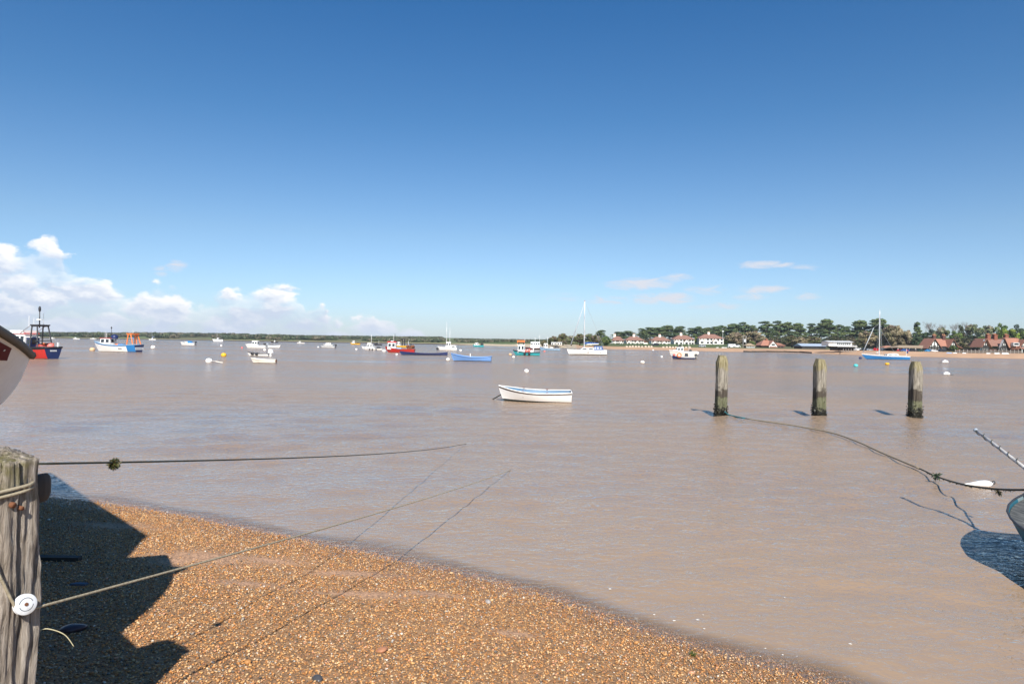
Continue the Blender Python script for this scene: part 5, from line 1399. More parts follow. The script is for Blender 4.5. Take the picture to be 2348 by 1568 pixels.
b=small('yellow hulled fishing boat with white cabin and dark gantry behind the red one',905,934,796.4,YELLOW,WHITE,4.2,8,(.08,.45),'fishing_boat','fishing boat')
m=MB()
for y in (-1,1):
    m.tube([(-b.L*.1,y*b.B*.35,3*b.k),(-b.L*.12,y*b.B*.3,20*b.k)],.09,6); m.tube([(-b.L*.32,y*b.B*.35,3*b.k),(-b.L*.28,y*b.B*.3,20*b.k)],.09,6); m.tube([(-b.L*.12,y*b.B*.3,19*b.k),(-b.L*.28,y*b.B*.3,19*b.k)],.09,6)
m.box((-b.L*.2,0,20*b.k),(b.L*.2,b.B*.6,.15)); m.build('gantry',BLACK,b.r)
# --- long navy gig
b=Boat('rowing_gig','long low navy blue rowing gig with raised ends','rowing boat',916,1027,814.2,181,.13)
b.hull(7.3,4.2,8.3,NAVY,tw=.22,p=1.8,rake=.05,open_=True,rail=NAVY,railw=.03,inner=WOOD)
for u in (.2,.33,.46,.59,.72): b.thwart(u,.75)
# --- light blue open boat
b=Boat('open_boat','light blue clinker open boat with pale mooring ball at its bow','open boat',1034,1128,828.8,175,.3)
b.hull(11.5,9.5,17.5,LBLUE,lambda u,v,c: 2 if .80<v<.86 else None,(BLUE,),boot=(1.5*b.k,0),tw=.62,p=2.3,rake=.08,open_=True,rail=LBLUE,railw=.05,inner=PBLUE); b.thwart(.3,.75); b.thwart(.55,.75)
MB().tube([(b.x(1080),.3,8*b.k),(b.x(1080),.3,18*b.k)],.06,6).build('post',CREAM,b.r)
# --- two masted motor sailer
b=yacht('white motor sailer with two slim masts, moored mid river',1003,1048,803,1024,738.2,sh=(6.5,6.5,9),second=(1031.5,752),cab=(.42,.95),ratio=.34,stay=False)
b.house(-b.L*.18,b.L*.08,b.B*.6,6*b.k,18*b.k,WHITE,WHITE,.2,0,2,.12); b.rails(.6,.99,.5); b.house(-b.L*.4,-b.L*.2,b.B*.55,6*b.k,11*b.k,WHITE,WHITE,.1,0,2,.05,name='aft_cabin')
MB().ball((b.L*.49,.3,3*b.k),(.35,.35,.3)).build('anchor_ball',BLACK,b.r,True)
# --- distant teal boat
b=small('distant turquoise fishing boat with white wheelhouse and dark stern gear',1084,1109.5,795.4,TURQ,WHITE,4.2,5,(.12,.5),'fishing_boat','fishing boat'); MB().ball((-b.L*.33,0,6*b.k),(.7,.6,.7)).build('net_heap',DWOOD,b.r,True); b.mast(b.x(1096),8*b.k,14*b.k,.06,DSTEEL)
# --- turquoise fishing boat
b=Boat('fishing_boat','turquoise fishing boat heaped with red and pink floats','fishing boat',1176,1238,815.3,176,.33)
k=b.k
b.hull(7.5,7,12,TURQ,lambda u,v,c: 2 if v>.88 else None,(BLACK,),tw=.8,rail=BLACK,railw=.06)
b.house(b.L*.08,b.L*.32,b.B*.6,6.5*k,24*k,WHITE,WHITE,.05,0,2,.12); MB().box((b.L*.2,0,32*k),(1.3,1.1,.4)).build('liferaft',ORANGE,b.r)
m=MB(); 
for y in (-.5,.5): m.tube([(b.L*.28,y,24*k),(b.L*.28,y,31*k)],.05,5); m.tube([(b.L*.1,y,24*k),(b.L*.1,y,31*k)],.05,5)
m.box((b.L*.19,0,30.5*k),(b.L*.24,1.3,.08)); m.build('roof_rack',DSTEEL,b.r)
for i in range(14):
    MB().ball((b.L*(.06-.022*i)+rng.uniform(-.1,.1),rng.uniform(-.3,.3)*b.B,(8+rng.uniform(0,5)*(1-abs(i-7)/9))*k),(.26,.26,.26),10,7).build('net_float',PINK if i%3 else WHITE,b.r,True)
b.mast(b.x(1223),7*k,28*k,.12,WHITE,'post'); b.aerial(b.x(1203),24*k,40*k); b.mast(b.x(1202),24*k,34*k,.05,DSTEEL); b.fender(.55,1,BLACK,.2); b.fender(.38,1,BLACK,.2)
b=Boat('work_boat','tall white cabin workboat on dark hull behind the turquoise boat','work boat',1204,1239,801.5,180,.34)
b.hull(4,3.5,5,DWOOD,tw=.85,rail=DRED,railw=.05); b.house(-b.L*.46,b.L*.14,b.B*.75,3*b.k,17*b.k,WHITE,WHITE,.02,0,4,.08,lo=.6,hi=.86)
b.mast(b.x(1226.8),17*b.k,28*b.k,.06); b.mast(b.x(1237),17*b.k,34*b.k,.05)
b=Boat('fishing_boat','pale blue fishing boat with small white wheelhouse, right of the turquoise one','fishing boat',1236,1284,803.8,177,.3)
b.hull(5,4.8,9.5,PBLUE,lambda u,v,c: 2 if v>.85 else None,(NAVY,),tw=.8,rail=WHITE,railw=.05); b.house(b.L*.10,b.L*.28,b.B*.6,4.5*b.k,15.5*b.k,WHITE,WHITE,.05,0,2,.1)
b.mast(b.x(1255),14*b.k,32*b.k,.05); MB().ball((-b.L*.34,0,6*b.k),(.8,.6,.5)).build('net_heap',BLACK,b.r,True); MB().box((-b.L*.1,0,6*b.k),(.8,.8,.5)).build('fish_box',GREYW,b.r)
b.mast(b.x(1278),5*b.k,14*b.k,.04,DSTEEL,'pole'); b.mast(b.x(1282),5*b.k,10*b.k,.04,DSTEEL,'pole')
# --- big white yacht
b=Boat('sailing_yacht','large white yacht with tall mast, blue sail cover and blue sprayhood','sailing yacht',1300,1391.7,813.9,180,.3)
k=b.k
b.hull(11.5,11,12.6,WHITE,boot=(1.7*k,0),tw=.72,p=2.2,rake=.07,rail=FRAME,railw=.04)
# reverse transom
MB().prism([(-b.L/2-.004,-b.B*.34,1.5*k),(-b.L/2-.004,b.B*.34,1.5*k),(-b.L/2-.004,b.B*.34,10.8*k),(-b.L/2-.004,-b.B*.34,10.8*k)],(.01,0,0)).build('transom_panel',WHITE,b.r)
b.house(-b.L*.18,b.L*.20,b.B*.6,10.5*k,16.5*k,WHITE,WHITE,1.6,.1,2,.02,lo=.3,hi=.75,roofh=.03,name='coachroof',taper=.85)
sh=MB().frust(-b.L*.42,-b.L*.165,-b.B*.36,b.B*.36,11*k,-b.L*.38,-b.L*.19,-b.B*.3,b.B*.3,20.5*k).build('sprayhood',CANVAS,b.r)
for u in (-.205,-.27,-.34): MB().box((b.L*u,b.B*.338,16*k),(b.L*.045,.05,4.5*k)).build('window',M('clear_vinyl',(.5,.55,.6),.2,.1,2),sh)
xm=b.x(1339.8); zt=122.5*k
b.mast(xm,11*k,zt,.12); MB().ball((xm,0,zt+.06),(.07,.07,.12)).build('masthead_light',DRED,b.r)
for q in (.45,.72): MB().tube([(xm,-b.B*.3,zt*q),(xm,b.B*.3,zt*q)],.03,5).build('spreader',ALU,b.r)
MB().tube([(xm+.05,0,zt*.97),(b.x(1309),0,24*k)],[.05,.11],8).build('furled_sail',M('grey_sail_cloth',(.42,.45,.48),.8,.1,3),b.r,True)
b.wires([((b.x(1309),0,24*k),(b.L*.485,0,12.6*k)),((xm,0,zt),(-b.L*.47,0,12*k)),((xm,0,zt*.9),(xm,-b.B*.48,11*k)),((xm,0,zt*.9),(xm,b.B*.48,11*k))],.02)
MB().tube([(xm-.1,0,24*k),(xm-b.L*.36,0,25*k)],.06,8).build('boom',ALU,b.r)
MB().tube([(xm-.1,0,26.6*k),(xm-b.L*.12,0,27.3*k),(xm-b.L*.36,0,26.6*k)],[.22,.19,.1],8).build('sail_cover',CANVAS,b.r,True)
b.wires([((-b.L*.32,0,26*k),(-b.L*.22,0,52*k)),((-b.L*.4,-.4,21*k),(-b.L*.22,0,52*k))],.025,'topping_lift')
b.rails(.55,.99,6*k,n_=5); b.rails(.02,.2,6*k,n_=3)
for px in (1348,1376):
    p_=b.P((b.x(px)+b.L/2)/b.L,.72,1); MB().box((p_.x,p_.y+.0,p_.z),(2.6*k*1.3,.04,1.1*k)).build('porthole',GLASS,b.r)
# --- blue yacht on the right
b=Boat('sailing_yacht','bright blue sailing yacht with white deck and bare mast at right','sailing yacht',1975,2090.4,824.4,180,.27)
k=b.k
b.hull(7.5,8.2,12.5,BLUE,lambda u,v,c: 2 if v>.88 else None,(WHITE,),tw=.5,p=2.1,rake=.13,rail=WHITE,railw=.05,deckmat=WHITE)
b.house(-b.L*.26,b.L*.0,b.B*.5,8*k,12.2*k,WHITE,WHITE,.7,.3,2,.02,lo=.3,hi=.75,roofh=.03,name='coachroof')
MB().frust(-b.L*.24,-b.L*.12,-b.B*.2,b.B*.2,12.2*k,-b.L*.22,-b.L*.13,-b.B*.17,b.B*.17,14*k).build('hatch_garage',WHITE,b.r)
xm=b.x(2018.5); zt=111*k
b.mast(xm,9*k,zt,.11); b.aerial(xm,zt,zt+3.5*k)
MB().tube([(xm,-b.B*.3,zt*.62),(xm,b.B*.3,zt*.62)],.03,5).build('spreader',ALU,b.r)
MB().tube([(b.x(2004),0,72*k),(b.x(1979),0,17*k)],[.05,.09],8).build('furled_sail',M('grey_sail_cloth',(.5,.5,.5),.8,.1,3),b.r,True)
b.wires([((xm,0,zt*.75),(b.x(2004),0,72*k)),((xm,0,zt),(xm,-b.B*.45,9*k)),((xm,0,zt),(xm,b.B*.45,9*k)),((xm-.3,0,zt*.6),(b.x(2056),0,16*k))],.02)
fl=MB().tube([(-b.L*.45,0,8*k),(-b.L*.455,0,25*k)],.03,6).build('flagstaff',FRAME,b.r)
m=MB(); rows=[[(-b.L*.452-.02-.09*j,.05*math.sin(j*1.3),(15+i*2.6)*k) for j in range(5)] for i in range(4)]
m.grid(rows,lambda c: 0 if c.z>20*k else 1); m.build('ensign',[DRED,NAVY],fl)
b.rails(.6,.99,4*k,n_=4); MB().box((-b.L*.49,0,3*k),(.08,.4,9*k)).build('rudder',FRAME,b.r)
b=Boat('motor_boat','white cabin cruiser lying behind a small navy hulled open boat','motor boat',1534.5,1599,818.5,180,.34)
k=b.k
b.hull(12,11.5,14.5,CREAM,tw=.9,p=2.6,rake=.1,rail=WHITE,railw=.08); b.house(-b.L*.0,b.L*.25,b.B*.6,11*k,21*k,WHITE,WHITE,.25,0,2,.1); MB().box((b.L*.24,0,14.5*k),(b.L*.26,b.B*.5,3*k)).build('cuddy',WHITE,b.r)
MB().ball((b.L*.12,0,24*k),(.25,.25,.3)).build('radar_dome',BLACK,b.r); b.aerial(b.L*.16,21*k,32*k); b.mast(-b.L*.22,12*k,34*k,.03,FRAME,'pole'); b.aerial(b.L*.03,21*k,40*k)
MB().ball((-b.L*.5,0,9*k),(.45,b.B*.42,4.5*k)).build('stern_tube',WHITE,b.r,True); MB().ball((-b.L*.28,0,13.5*k),(.3,.3,.3)).build('net_heap',BLACK,b.r,True)
b=Boat('open_boat','small navy hulled open boat with orange lifebuoy and black outboard','open boat',1537.5,1594,823.6,178,.3)
k=b.k
b.hull(6,5.5,14,NAVY,lambda u,v,c: (2 if v>.62 else None),(GREYW,),tw=.85,p=2.3,open_=True,rail=GREYW,railw=.04,inner=GREYW); b.thwart(.4)
p_=b.P(.67,.9,1); MB().torus((p_.x,p_.y+.12,9.2*k),4.3*k,1.1*k,'y').build('lifebuoy',ORANGE,b.r,True)
MB().ball((b.L*.36,b.B*.2,10*k),(.2,.2,.2)).build('net_float',PINK,b.r,True)
m=MB().frust(-.25,.25,-.2,.2,6*k,-.2,.2,-.15,.15,13.5*k); m.build('engine_box',BLACK,b.r).location=(-b.L*.16,0,0)
b.outboard(.9)

# --- centre dinghy, the nearest boat
b=Boat('dinghy','white dinghy with pale blue interior, alone in the centre foreground','dinghy',1142.5,1310,923,177,.42)
k=b.k
b.hull(23.5,22,35,WHITE,lambda u,v,c: 2 if .90<v<.955 else None,(M('dark_rubbing_strake',(.12,.08,.06),.6,.3,5),),draft=.13,boot=(2.6*k,3.5*k),tw=.78,p=2.5,rake=.085,open_=True,rail=WHITE,railw=.022,inner=M('pale_blue_interior',(.08,.18,.29),.5,.15,4),ful=.34)
DREDW=M('maroon_wood',(.16,.05,.05),.5,.3,6)
for u in (.30,.62): b.thwart(u,.72,DREDW,.24)
b.thwart(.08,.72,DREDW,.3)
m=MB()
for side in (1,-1):
    m.tube([b.P(t,.93,side,.035*b.B) for t in np.linspace(.03,.97,14)],.018,6)
m.build('inwale',DREDW,b.r,True)
for u in (.33,.66):
    for side in (1,-1):
        p_=b.P(u,1,side); MB().torus((p_.x,p_.y-side*.02,p_.z+.035),.03,.010,'y',12,6).build('rowlock',DREDW,b.r,True)
b.r.rotation_euler=(math.radians(-3.5),0,math.radians(177))
p0=b.P(.985,.55,1)
o=MB().tube([b.r.matrix_basis@Vector((p0.x,0,p0.z)),at(1126,917.5,-.05)],.022,6).build('mooring_rope',ROPE_D); tag(o,'short dark mooring line at the bow of the centre white dinghy','rope')

# ------------------------------------------------------------------ mooring buoys
def buoy(px,wy,rpx,mat,label,squash=.85,ring=True,kind='ball',rz=0):
    p=at(px,wy); k=p.y/F; R=rpx*k; p.y+=R*.7; p.x=lat(px,wy)/F*p.y
    r=thing('mooring_buoy',label,'buoy',p,rz,'mooring buoys on the river')
    if kind=='ball':
        MB().ball((0,0,R*.5),(R,R,R*squash),16,10).build('float',mat,r,True)
        if ring: MB().torus((R*.2,0,R*(.5+squash)),R*.16,R*.045,'y',10,6).build('ring',DSTEEL,r,True)
    else:
        MB().tube([(-R*1.3,0,R*.3),(-R*.9,0,R*.55),(0,0,R*.75),(R*.8,0,R*.5),(R*1.2,0,R*.25)],[R*.15,R*.5,R*.62,R*.5,R*.12],12).build('float',mat,r,True)
        MB().tube([(R*1.2,0,R*.3),(R*2.2,0,R*.15),(R*3,.1,-.02)],R*.08,5).build('pick_up_rope',ROPE_D,r)
    return r
TANB=M('tan_buoy',(.62,.42,.24),.6,.15,5)
b_=buoy(212,804.5,6,TANB,'tan mooring ball at the bow of the blue and white trawler'); MB().tube([(0,0,-.3),(0,0,.1)],.05,6).build('chain',DSTEEL,b_)
buoy(351,798.8,5,WHITE,'white mooring ball right of the trawler stern')
buoy(479,831.3,7.5,WHITE,'large white mooring ball with a pale pole lying beside it')
o=MB().tube([at(486,827.5,.12),at(495,828.5,.14),at(511,831.5,.02)],.035,6).build('floating_pole',CREAM); tag(o,'pale pole floating beside the large white mooring ball','pole')
buoy(513,817.2,6.2,YELLOW,'yellow mooring ball above the large white ball')
buoy(507.5,793.6,2.4,WHITE,'small white buoy below the distant yacht at left')
buoy(555,798.5,2.3,PINK,'small pinkish buoy at the bow of the white motor cruiser')
buoy(607,804.2,3.3,WHITE,'white buoy between the motor cruiser and the dinghy with outboard')
buoy(182,777.9,1.0,WHITE,'tiny white speck buoy far out between the fishing boats',ring=False)
buoy(1027,826.6,4.6,CREAM,'cream mooring ball at the bow of the light blue boat')
buoy(817,802.2,2.6,WHITE,'small white buoy below the far yellow boat')
buoy(880.5,806.6,4.2,WHITE,'white buoy at the bow of the red fishing boat')
buoy(909.5,813.7,2.6,WHITE,'small white buoy at the left tip of the navy gig')
buoy(1056,805,3.0,WHITE,'white buoy right of the two masted motor sailer')
buoy(729.5,796.6,1.8,WHITE,'tiny white buoy left of the grey launch')
buoy(1207,853.4,5.4,WHITE,'white mooring ball above the centre dinghy')
buoy(1170,814.4,3.6,TANB,'yellowish buoy at the bow of the turquoise fishing boat')
buoy(1177.5,820.2,3.2,CREAM,'cream buoy just below the turquoise boat bow')
buoy(1248.5,806.6,2.3,PINK,'small red buoy below the pale blue fishing boat')
buoy(1473,833.2,5.2,CREAM,'tilted cream buoy right of the large white yacht',.7,rz=.4)
buoy(1517,819,2.6,WHITE,'small white buoy close to the shore boats lifebuoy')
buoy(1497.5,803.6,1.8,WHITE,'tiny white buoy near the beach under the fourth house')
buoy(1972.6,822.7,3.4,NAVY,'dark navy buoy at the bow of the blue yacht')
buoy(1962,840.6,5.0,M('aqua_buoy',(.08,.5,.52),.5,.12,5),'aqua mooring buoy left of the yellow one, below the blue yacht',.75)
buoy(2034,836.8,5.0,YELLOW,'yellow mooring buoy below the blue yacht keel',.6)
buoy(2167,832.6,5.6,WHITE,'white pick up buoy near the right beach',kind='can',rz=PI)
buoy(2171,860.4,6.0,WHITE,'long white pick up buoy with dark rope, right of the posts',kind='can')
# boats pulled up on the right beach
def upturned(label,px,yb,w,d,mat,name='beached_dinghy'):
    k=d/F; L=w*k; p=atd(px,yb,d); z=max(p.z,ground_at(px,d)-.05)
    r=thing(name,label,'beached boat',Vector((p.x,d,z)),rng.uniform(-.2,.2),'small boats pulled up on the right beach')
    m=MB(); rows=[]
    for t in np.linspace(0,1,9):
        wB=L*.19*(1-(2*abs(t-.42))**2.4*.85); hB=L*.15*(1-(2*abs(t-.5))**3*.5)
        rows.append([(-L/2+L*t,wB*math.cos(a),.04+hB*math.sin(a)) for a in np.linspace(0,PI,9)])
    m.grid(rows); m.poly([rows[0][i] for i in range(9)]); m.poly([rows[-1][i] for i in range(8,-1,-1)])
    m.build('hull',mat,r,True,50)
    MB().tube([(-L/2,0,.06+L*.075),(-L*.3,0,.05+L*.145),(0,0,.05+L*.152),(L*.3,0,.05+L*.145),(L/2,0,.06+L*.075)],.03,6).build('keel',GREYW,r)
    return r
upturned('upturned pale blue dinghy on the right beach below the timbered house',2177,811,13,183,LBLUE)
upturned('upturned white dinghy beside the pale blue one',2190,811,10,184,WHITE)
upturned('upturned white dinghy before the left end of the board fence',2211,811.5,9,184,WHITE)
upturned('low white dinghy before the middle of the board fence',2266,812,10,184,WHITE)
upturned('white dinghy upturned before the right timbered house gable',2286,812,13,184,WHITE)
upturned('rightmost upturned white dinghy on the beach, near the frame edge',2305,812.3,16,184,WHITE)
upturned('grey dinghy on the sand left of the kiosk',2013,811,11,190,GREYW)
upturned('white dinghy on the beach below the largest house, left one',1645,797.5,6,270,WHITE)
upturned('white dinghy on the beach below the largest house, right one',1658,797.6,7,268,WHITE)
upturned('white dinghy on the beach near the lamp post, right of the pair',1664.5,797.7,6,272,WHITE)
# ------------------------------------------------------------------ near shore: weathered post, ropes, beached boat, pile posts
def wood_mat(name, lo, hi, grain=(14,14,1.3), bumpd=.012, strength=1.0, zones=None, green=None):
    m = bpy.data.materials.new(name); nt, n, l = nodes_of(m); b = n['Principled BSDF']
    tc = n.new('ShaderNodeTexCoord'); mp_ = n.new('ShaderNodeMapping'); mp_.inputs['Scale'].default_value = grain
    l.new(tc.outputs['Object'], mp_.inputs['Vector'])
    nz = n.new('ShaderNodeTexNoise'); nz.inputs['Scale'].default_value = 3; nz.inputs['Detail'].default_value = 8; nz.inputs['Roughness'].default_value = .68; nz.inputs['Distortion'].default_value = .7
    l.new(mp_.outputs[0], nz.inputs['Vector'])
    cr = n.new('ShaderNodeValToRGB'); e = cr.color_ramp.elements
    e[0].position=.30; e[0].color=(*[c*.28 for c in lo],1); e[1].position=.68; e[1].color=(*hi,1)
    k=cr.color_ramp.elements.new(.45); k.color=(*lo,1)
    l.new(nz.outputs['Fac'], cr.inputs[0]); col = cr.outputs[0]
    sep_=n.new('ShaderNodeSeparateXYZ'); l.new(tc.outputs['Object'], sep_.inputs[0])
    n2 = n.new('ShaderNodeTexNoise'); n2.inputs['Scale'].default_value = 4.2; n2.inputs['Detail'].default_value = 8; n2.inputs['Roughness'].default_value = .65
    oi = n.new('ShaderNodeObjectInfo'); ov = n.new('ShaderNodeVectorMath'); ov.operation = 'MULTIPLY_ADD'; l.new(oi.outputs['Location'], ov.inputs[0]); ov.inputs[1].default_value = (.37,.37,.37); l.new(tc.outputs['Object'], ov.inputs[2]); l.new(ov.outputs[0], n2.inputs['Vector'])
    if zones:
        # tide stains: heights where the surface itself changes (weed, algae, lichen)
        wob = n.new('ShaderNodeMath'); wob.operation='MULTIPLY_ADD'; l.new(n2.outputs['Fac'], wob.inputs[0]); wob.inputs[1].default_value=.95; l.new(sep_.outputs[2], wob.inputs[2])
        for (z0,z1,c,amt) in zones:
            a=n.new('ShaderNodeMapRange'); a.interpolation_type='SMOOTHSTEP'; l.new(wob.outputs[0],a.inputs[0]); a.inputs[1].default_value=z0+.475-.05; a.inputs[2].default_value=z0+.475+.05
            d_=n.new('ShaderNodeMapRange'); d_.interpolation_type='SMOOTHSTEP'; l.new(wob.outputs[0],d_.inputs[0]); d_.inputs[1].default_value=z1+.475-.07; d_.inputs[2].default_value=z1+.475+.07; d_.inputs[3].default_value=amt; d_.inputs[4].default_value=0
            q=n.new('ShaderNodeMath'); q.operation='MULTIPLY'; l.new(a.outputs[0],q.inputs[0]); l.new(d_.outputs[0],q.inputs[1])
            mx=n.new('ShaderNodeMix'); mx.data_type='RGBA'; l.new(q.outputs[0],mx.inputs[0]); l.new(col,mx.inputs[6]); mx.inputs[7].default_value=(*c,1); col=mx.outputs[2]
    if green:
        z0,c=green; a=n.new('ShaderNodeMapRange'); l.new(n2.outputs['Fac'],a.inputs[0]); a.inputs[1].default_value=.5; a.inputs[2].default_value=.6
        d_=n.new('ShaderNodeMapRange'); l.new(sep_.outputs[2],d_.inputs[0]); d_.inputs[1].default_value=z0-.25; d_.inputs[2].default_value=z0
        q=n.new('ShaderNodeMath'); q.operation='MULTIPLY'; l.new(a.outputs[0],q.inputs[0]); l.new(d_.outputs[0],q.inputs[1])
        q2=n.new('ShaderNodeMath'); q2.operation='MULTIPLY'; l.new(q.outputs[0],q2.inputs[0]); q2.inputs[1].default_value=.75
        mx=n.new('ShaderNodeMix'); mx.data_type='RGBA'; l.new(q2.outputs[0],mx.inputs[0]); l.new(col,mx.inputs[6]); mx.inputs[7].default_value=(*c,1); col=mx.outputs[2]
    l.new(col,b.inputs['Base Color']); b.inputs['Roughness'].default_value=.85; b.inputs['Specular IOR Level'].default_value=.25
    bp=n.new('ShaderNodeBump'); bp.inputs['Strength'].default_value=strength; bp.inputs['Distance'].default_value=bumpd
    l.new(nz.outputs['Fac'],bp.inputs['Height']); l.new(bp.outputs[0],b.inputs['Normal'])
    return m
def round_square(a, half, r, e=6):
    """point of a rounded square at parameter angle a"""
    c,s_=math.cos(a),math.sin(a); k=1/(abs(c)**e+abs(s_)**e)**(1/e)
    return half*k*c, half*k*s_
def timber(half, z0, z1, n_=96, rows=110, seed=0.0, groove=.012, top=None, taper=0.0, crack=True):
    V=[]; Fq=[]
    for i in range(rows):
        t=i/(rows-1); z=z0+(z1-z0)*t
        for j in range(n_):
            a=2*PI*j/n_; x,y=round_square(a,half*(1-taper*t),.0)
            g=mnoise.noise((x*42+seed,y*42,z*3.2))*.55+mnoise.noise((x*16+seed,y*16,z*1.3+5))*.9
            g2=mnoise.noise((x*90,y*90+seed,z*14))
            cr=0
            if crack:
                v=abs(mnoise.noise((x*11+seed*2,y*11,z*.55+9))); cr=-max(0,.10-v)*14; v=abs(mnoise.noise((x*27+seed,y*27,z*1.1+3))); cr-=max(0,.09-v)*7
            dd=groove*(g+.35*g2+1.3*cr)
            rr=math.hypot(x,y); zz_=z
            if top: zz_=z+top(x,y)*max(0,(t-.9)/.1)
            V.append((x*(1+dd/rr),y*(1+dd/rr),zz_+ (0 if t<.97 else .010*mnoise.noise((x*30,y*30,seed)))))
    for i in range(rows-1):
        for j in range(n_): Fq.append((i*n_+j,i*n_+(j+1)%n_,(i+1)*n_+(j+1)%n_,(i+1)*n_+j))
    # top: rings closing to the heart of the timber
    base=len(V); R_=8; prev=[(rows-1)*n_+j for j in range(n_)]
    for q in range(1,R_):
        s_=1-q/R_; cur=[]
        for j in range(n_):
            p=V[(rows-1)*n_+j]; x,y=p[0]*s_,p[1]*s_
            z=z1+(top(x,y) if top else 0)+.012*mnoise.noise((x*34+seed,y*34,2.2))+.008*mnoise.noise((x*90,y*90,seed))+.008*(1-s_)
            V.append((x,y,z)); cur.append(len(V)-1)
        for j in range(n_): Fq.append((prev[j],prev[(j+1)%n_],cur[(j+1)%n_],cur[j]))
        prev=cur
    V.append((0,0,z1+(top(0,0) if top else 0)+.01)); c=len(V)-1
    m=MB(); m._add(V,Fq+[(prev[j],prev[(j+1)%n_],c) for j in range(n_)]); return m
# --- big weathered mooring post at the left
PC=Vector((-1.955,2.465,0)); PRZ=math.radians(63); gz=bz(PC.x,PC.y); PT_Z=1.825
post=thing('mooring_post','thick weathered grey timber post standing in the shingle at the left frame edge','post',Vector((PC.x,PC.y,0)),PRZ)
post.rotation_euler=(0,math.radians(1.6),PRZ)
POSTM=wood_mat('weathered_post_wood',(.27,.225,.18),(.54,.48,.41),(17,17,1.7),.022,1.0,green=(1.84,(.14,.13,.03)))
pb=timber(.145,gz-.5,PT_Z,132,150,3.3,.017,top=lambda x,y:.03+.10*y+.05*x-.25*max(0,x-.09)).build('timber',POSTM,post,True)
nF=Vector((math.sin(PRZ),-math.cos(PRZ),0)); tF=Vector((math.cos(PRZ),math.sin(PRZ),0))
def onface(px,py,off=.0):
    """point on the camera-side face of the post (plus a stand-off)"""
    v=Vector((lat(px,py)/F,1,-dep(px,py)/F)); o=Vector((0,0,H)); c=PC+nF*(.145+off)
    t=(c-o).dot(nF)/v.dot(nF); return o+v*t
def strand(path,r,mat,name='rope',twist=True,par=None,n_=8):
    """laid rope: three twisted strands"""
    m=MB(); path=[Vector(p) for p in path]
    return m.tube(path,r,n_).build(name,mat,par,True)
def smooth_path(P,n_=10):
    P=[Vector(p) for p in P]; out=[]
    for i in range(len(P)-1):
        a=P[max(i-1,0)];b_=P[i];c=P[i+1];d_=P[min(i+2,len(P)-1)]
        for j in range(n_):
            t=j/n_; out.append(.5*((2*b_)+(c-a)*t+(2*a-5*b_+4*c-d_)*t*t+(3*b_-a-3*c+d_)*t**3))
    out.append(P[-1]); return out
# rope collar
def ring_path(z,off,tilt,n_=64,ph=0):
    out=[]
    for i in range(n_+1):
        a=2*PI*i/n_; x,y=round_square(a,.145+off,0)
        out.append(PC+tF*x+Vector((-math.sin(PRZ),math.cos(PRZ),0))*y+Vector((0,0,z+tilt*x+.004*math.sin(3*a+ph))))
    return out
zc=onface(20,1132).z
o=thing('rope_collar','tan rope wound twice round the top of the weathered post','rope',(0,0,0))
strand(ring_path(zc+.006,.012,.14),.0065,ROPE_T,'rope_turn',par=o); strand(ring_path(zc-.010,.011,.15,ph=1),.006,ROPE_T,'rope_turn',par=o)
# iron bolts
for px,py,s_,nm in ((27,1157,.011,'bolt_head'),(47,1164,.008,'bolt_head')):
    q=onface(px,py,.004); ob=MB().tube([q-nF*.02,q+nF*.012],s_,8).build(nm,RUST,None,True)
    ob.parent=post; ob.matrix_parent_inverse=(Matrix.Translation(post.location)@post.rotation_euler.to_matrix().to_4x4()).inverted()
# dark timber peg on the far side
q=atd(96,1119,2.66)
ob=MB(); rows=[]
for i in range(9):
    t=i/8; r_=.036*(1-abs(2*t-1)**4*.35)
    rows.append([(q.x-.006+r_*.5*math.cos(a),q.y+r_*1.6*math.sin(a),q.z-.053+.106*t) for a in np.linspace(0,2*PI,13)])
ob.grid(rows); ob.poly(rows[-1][:-1]); ob.poly(rows[0][:-1][::-1])
ob=ob.build('timber_peg',DWOOD,None,True,50); ob.parent=post; ob.matrix_parent_inverse=(Matrix.Translation(post.location)@post.rotation_euler.to_matrix().to_4x4()).inverted()
# pulley wheel
WPL=M('white_plastic_sheave',(.66,.68,.70),.4,.06,20,dirt=(.33,.28,.21),dirt_amt=.6)
q=onface(57,1385,.030); pl=thing('pulley_wheel','white plastic pulley wheel bolted to the front of the weathered post','pulley',q)
ax=(nF*.86+Vector((.28,-.25,.28))).normalized(); pl.rotation_euler=ax.to_track_quat('Z','Y').to_euler()
m=MB(); prof=[(.006,.012),(.028,.012),(.0365,.009),(.037,.004),(.031,.000),(.037,-.004),(.0365,-.009),(.028,-.012),(.006,-.012)]
m.grid([[(r_*math.cos(a),r_*math.sin(a),z) for a in np.linspace(0,2*PI,41)] for r_,z in prof][::-1]); m.build('wheel',WPL,pl,True,40)
for a0,a1 in ((.3,2.9),(3.4,6.1)): MB().tube([(.0225*math.cos(a),.0225*math.sin(a),.0122) for a in np.linspace(a0,a1,18)],.0011,5).build('arc_slot',BLACK,pl)
MB().tube([(0,0,-.03),(0,0,.0145)],.0068,6).build('axle_bolt',RUST,pl)
# lower rope: wound from the left over the wheel and out to the water
e=at(1176,1075,-.03); s0=onface(74,1395,.030)
P=[onface(-105,1115,.02),onface(-50,1222,.022),onface(2,1325,.026),onface(30,1382,.030),onface(44,1402,.030),onface(60,1404,.030)]
P=smooth_path(P,6)
for i in range(0,41):
    t=(i/40)**1.3; a=s0.lerp(e,t); a.z-=4*t*(1-t)*.045; P.append(a)
o=strand(P,.0052,ROPE_T,'mooring_rope'); tag(o,'tan rope running from the white pulley down over the shingle into the water','rope')
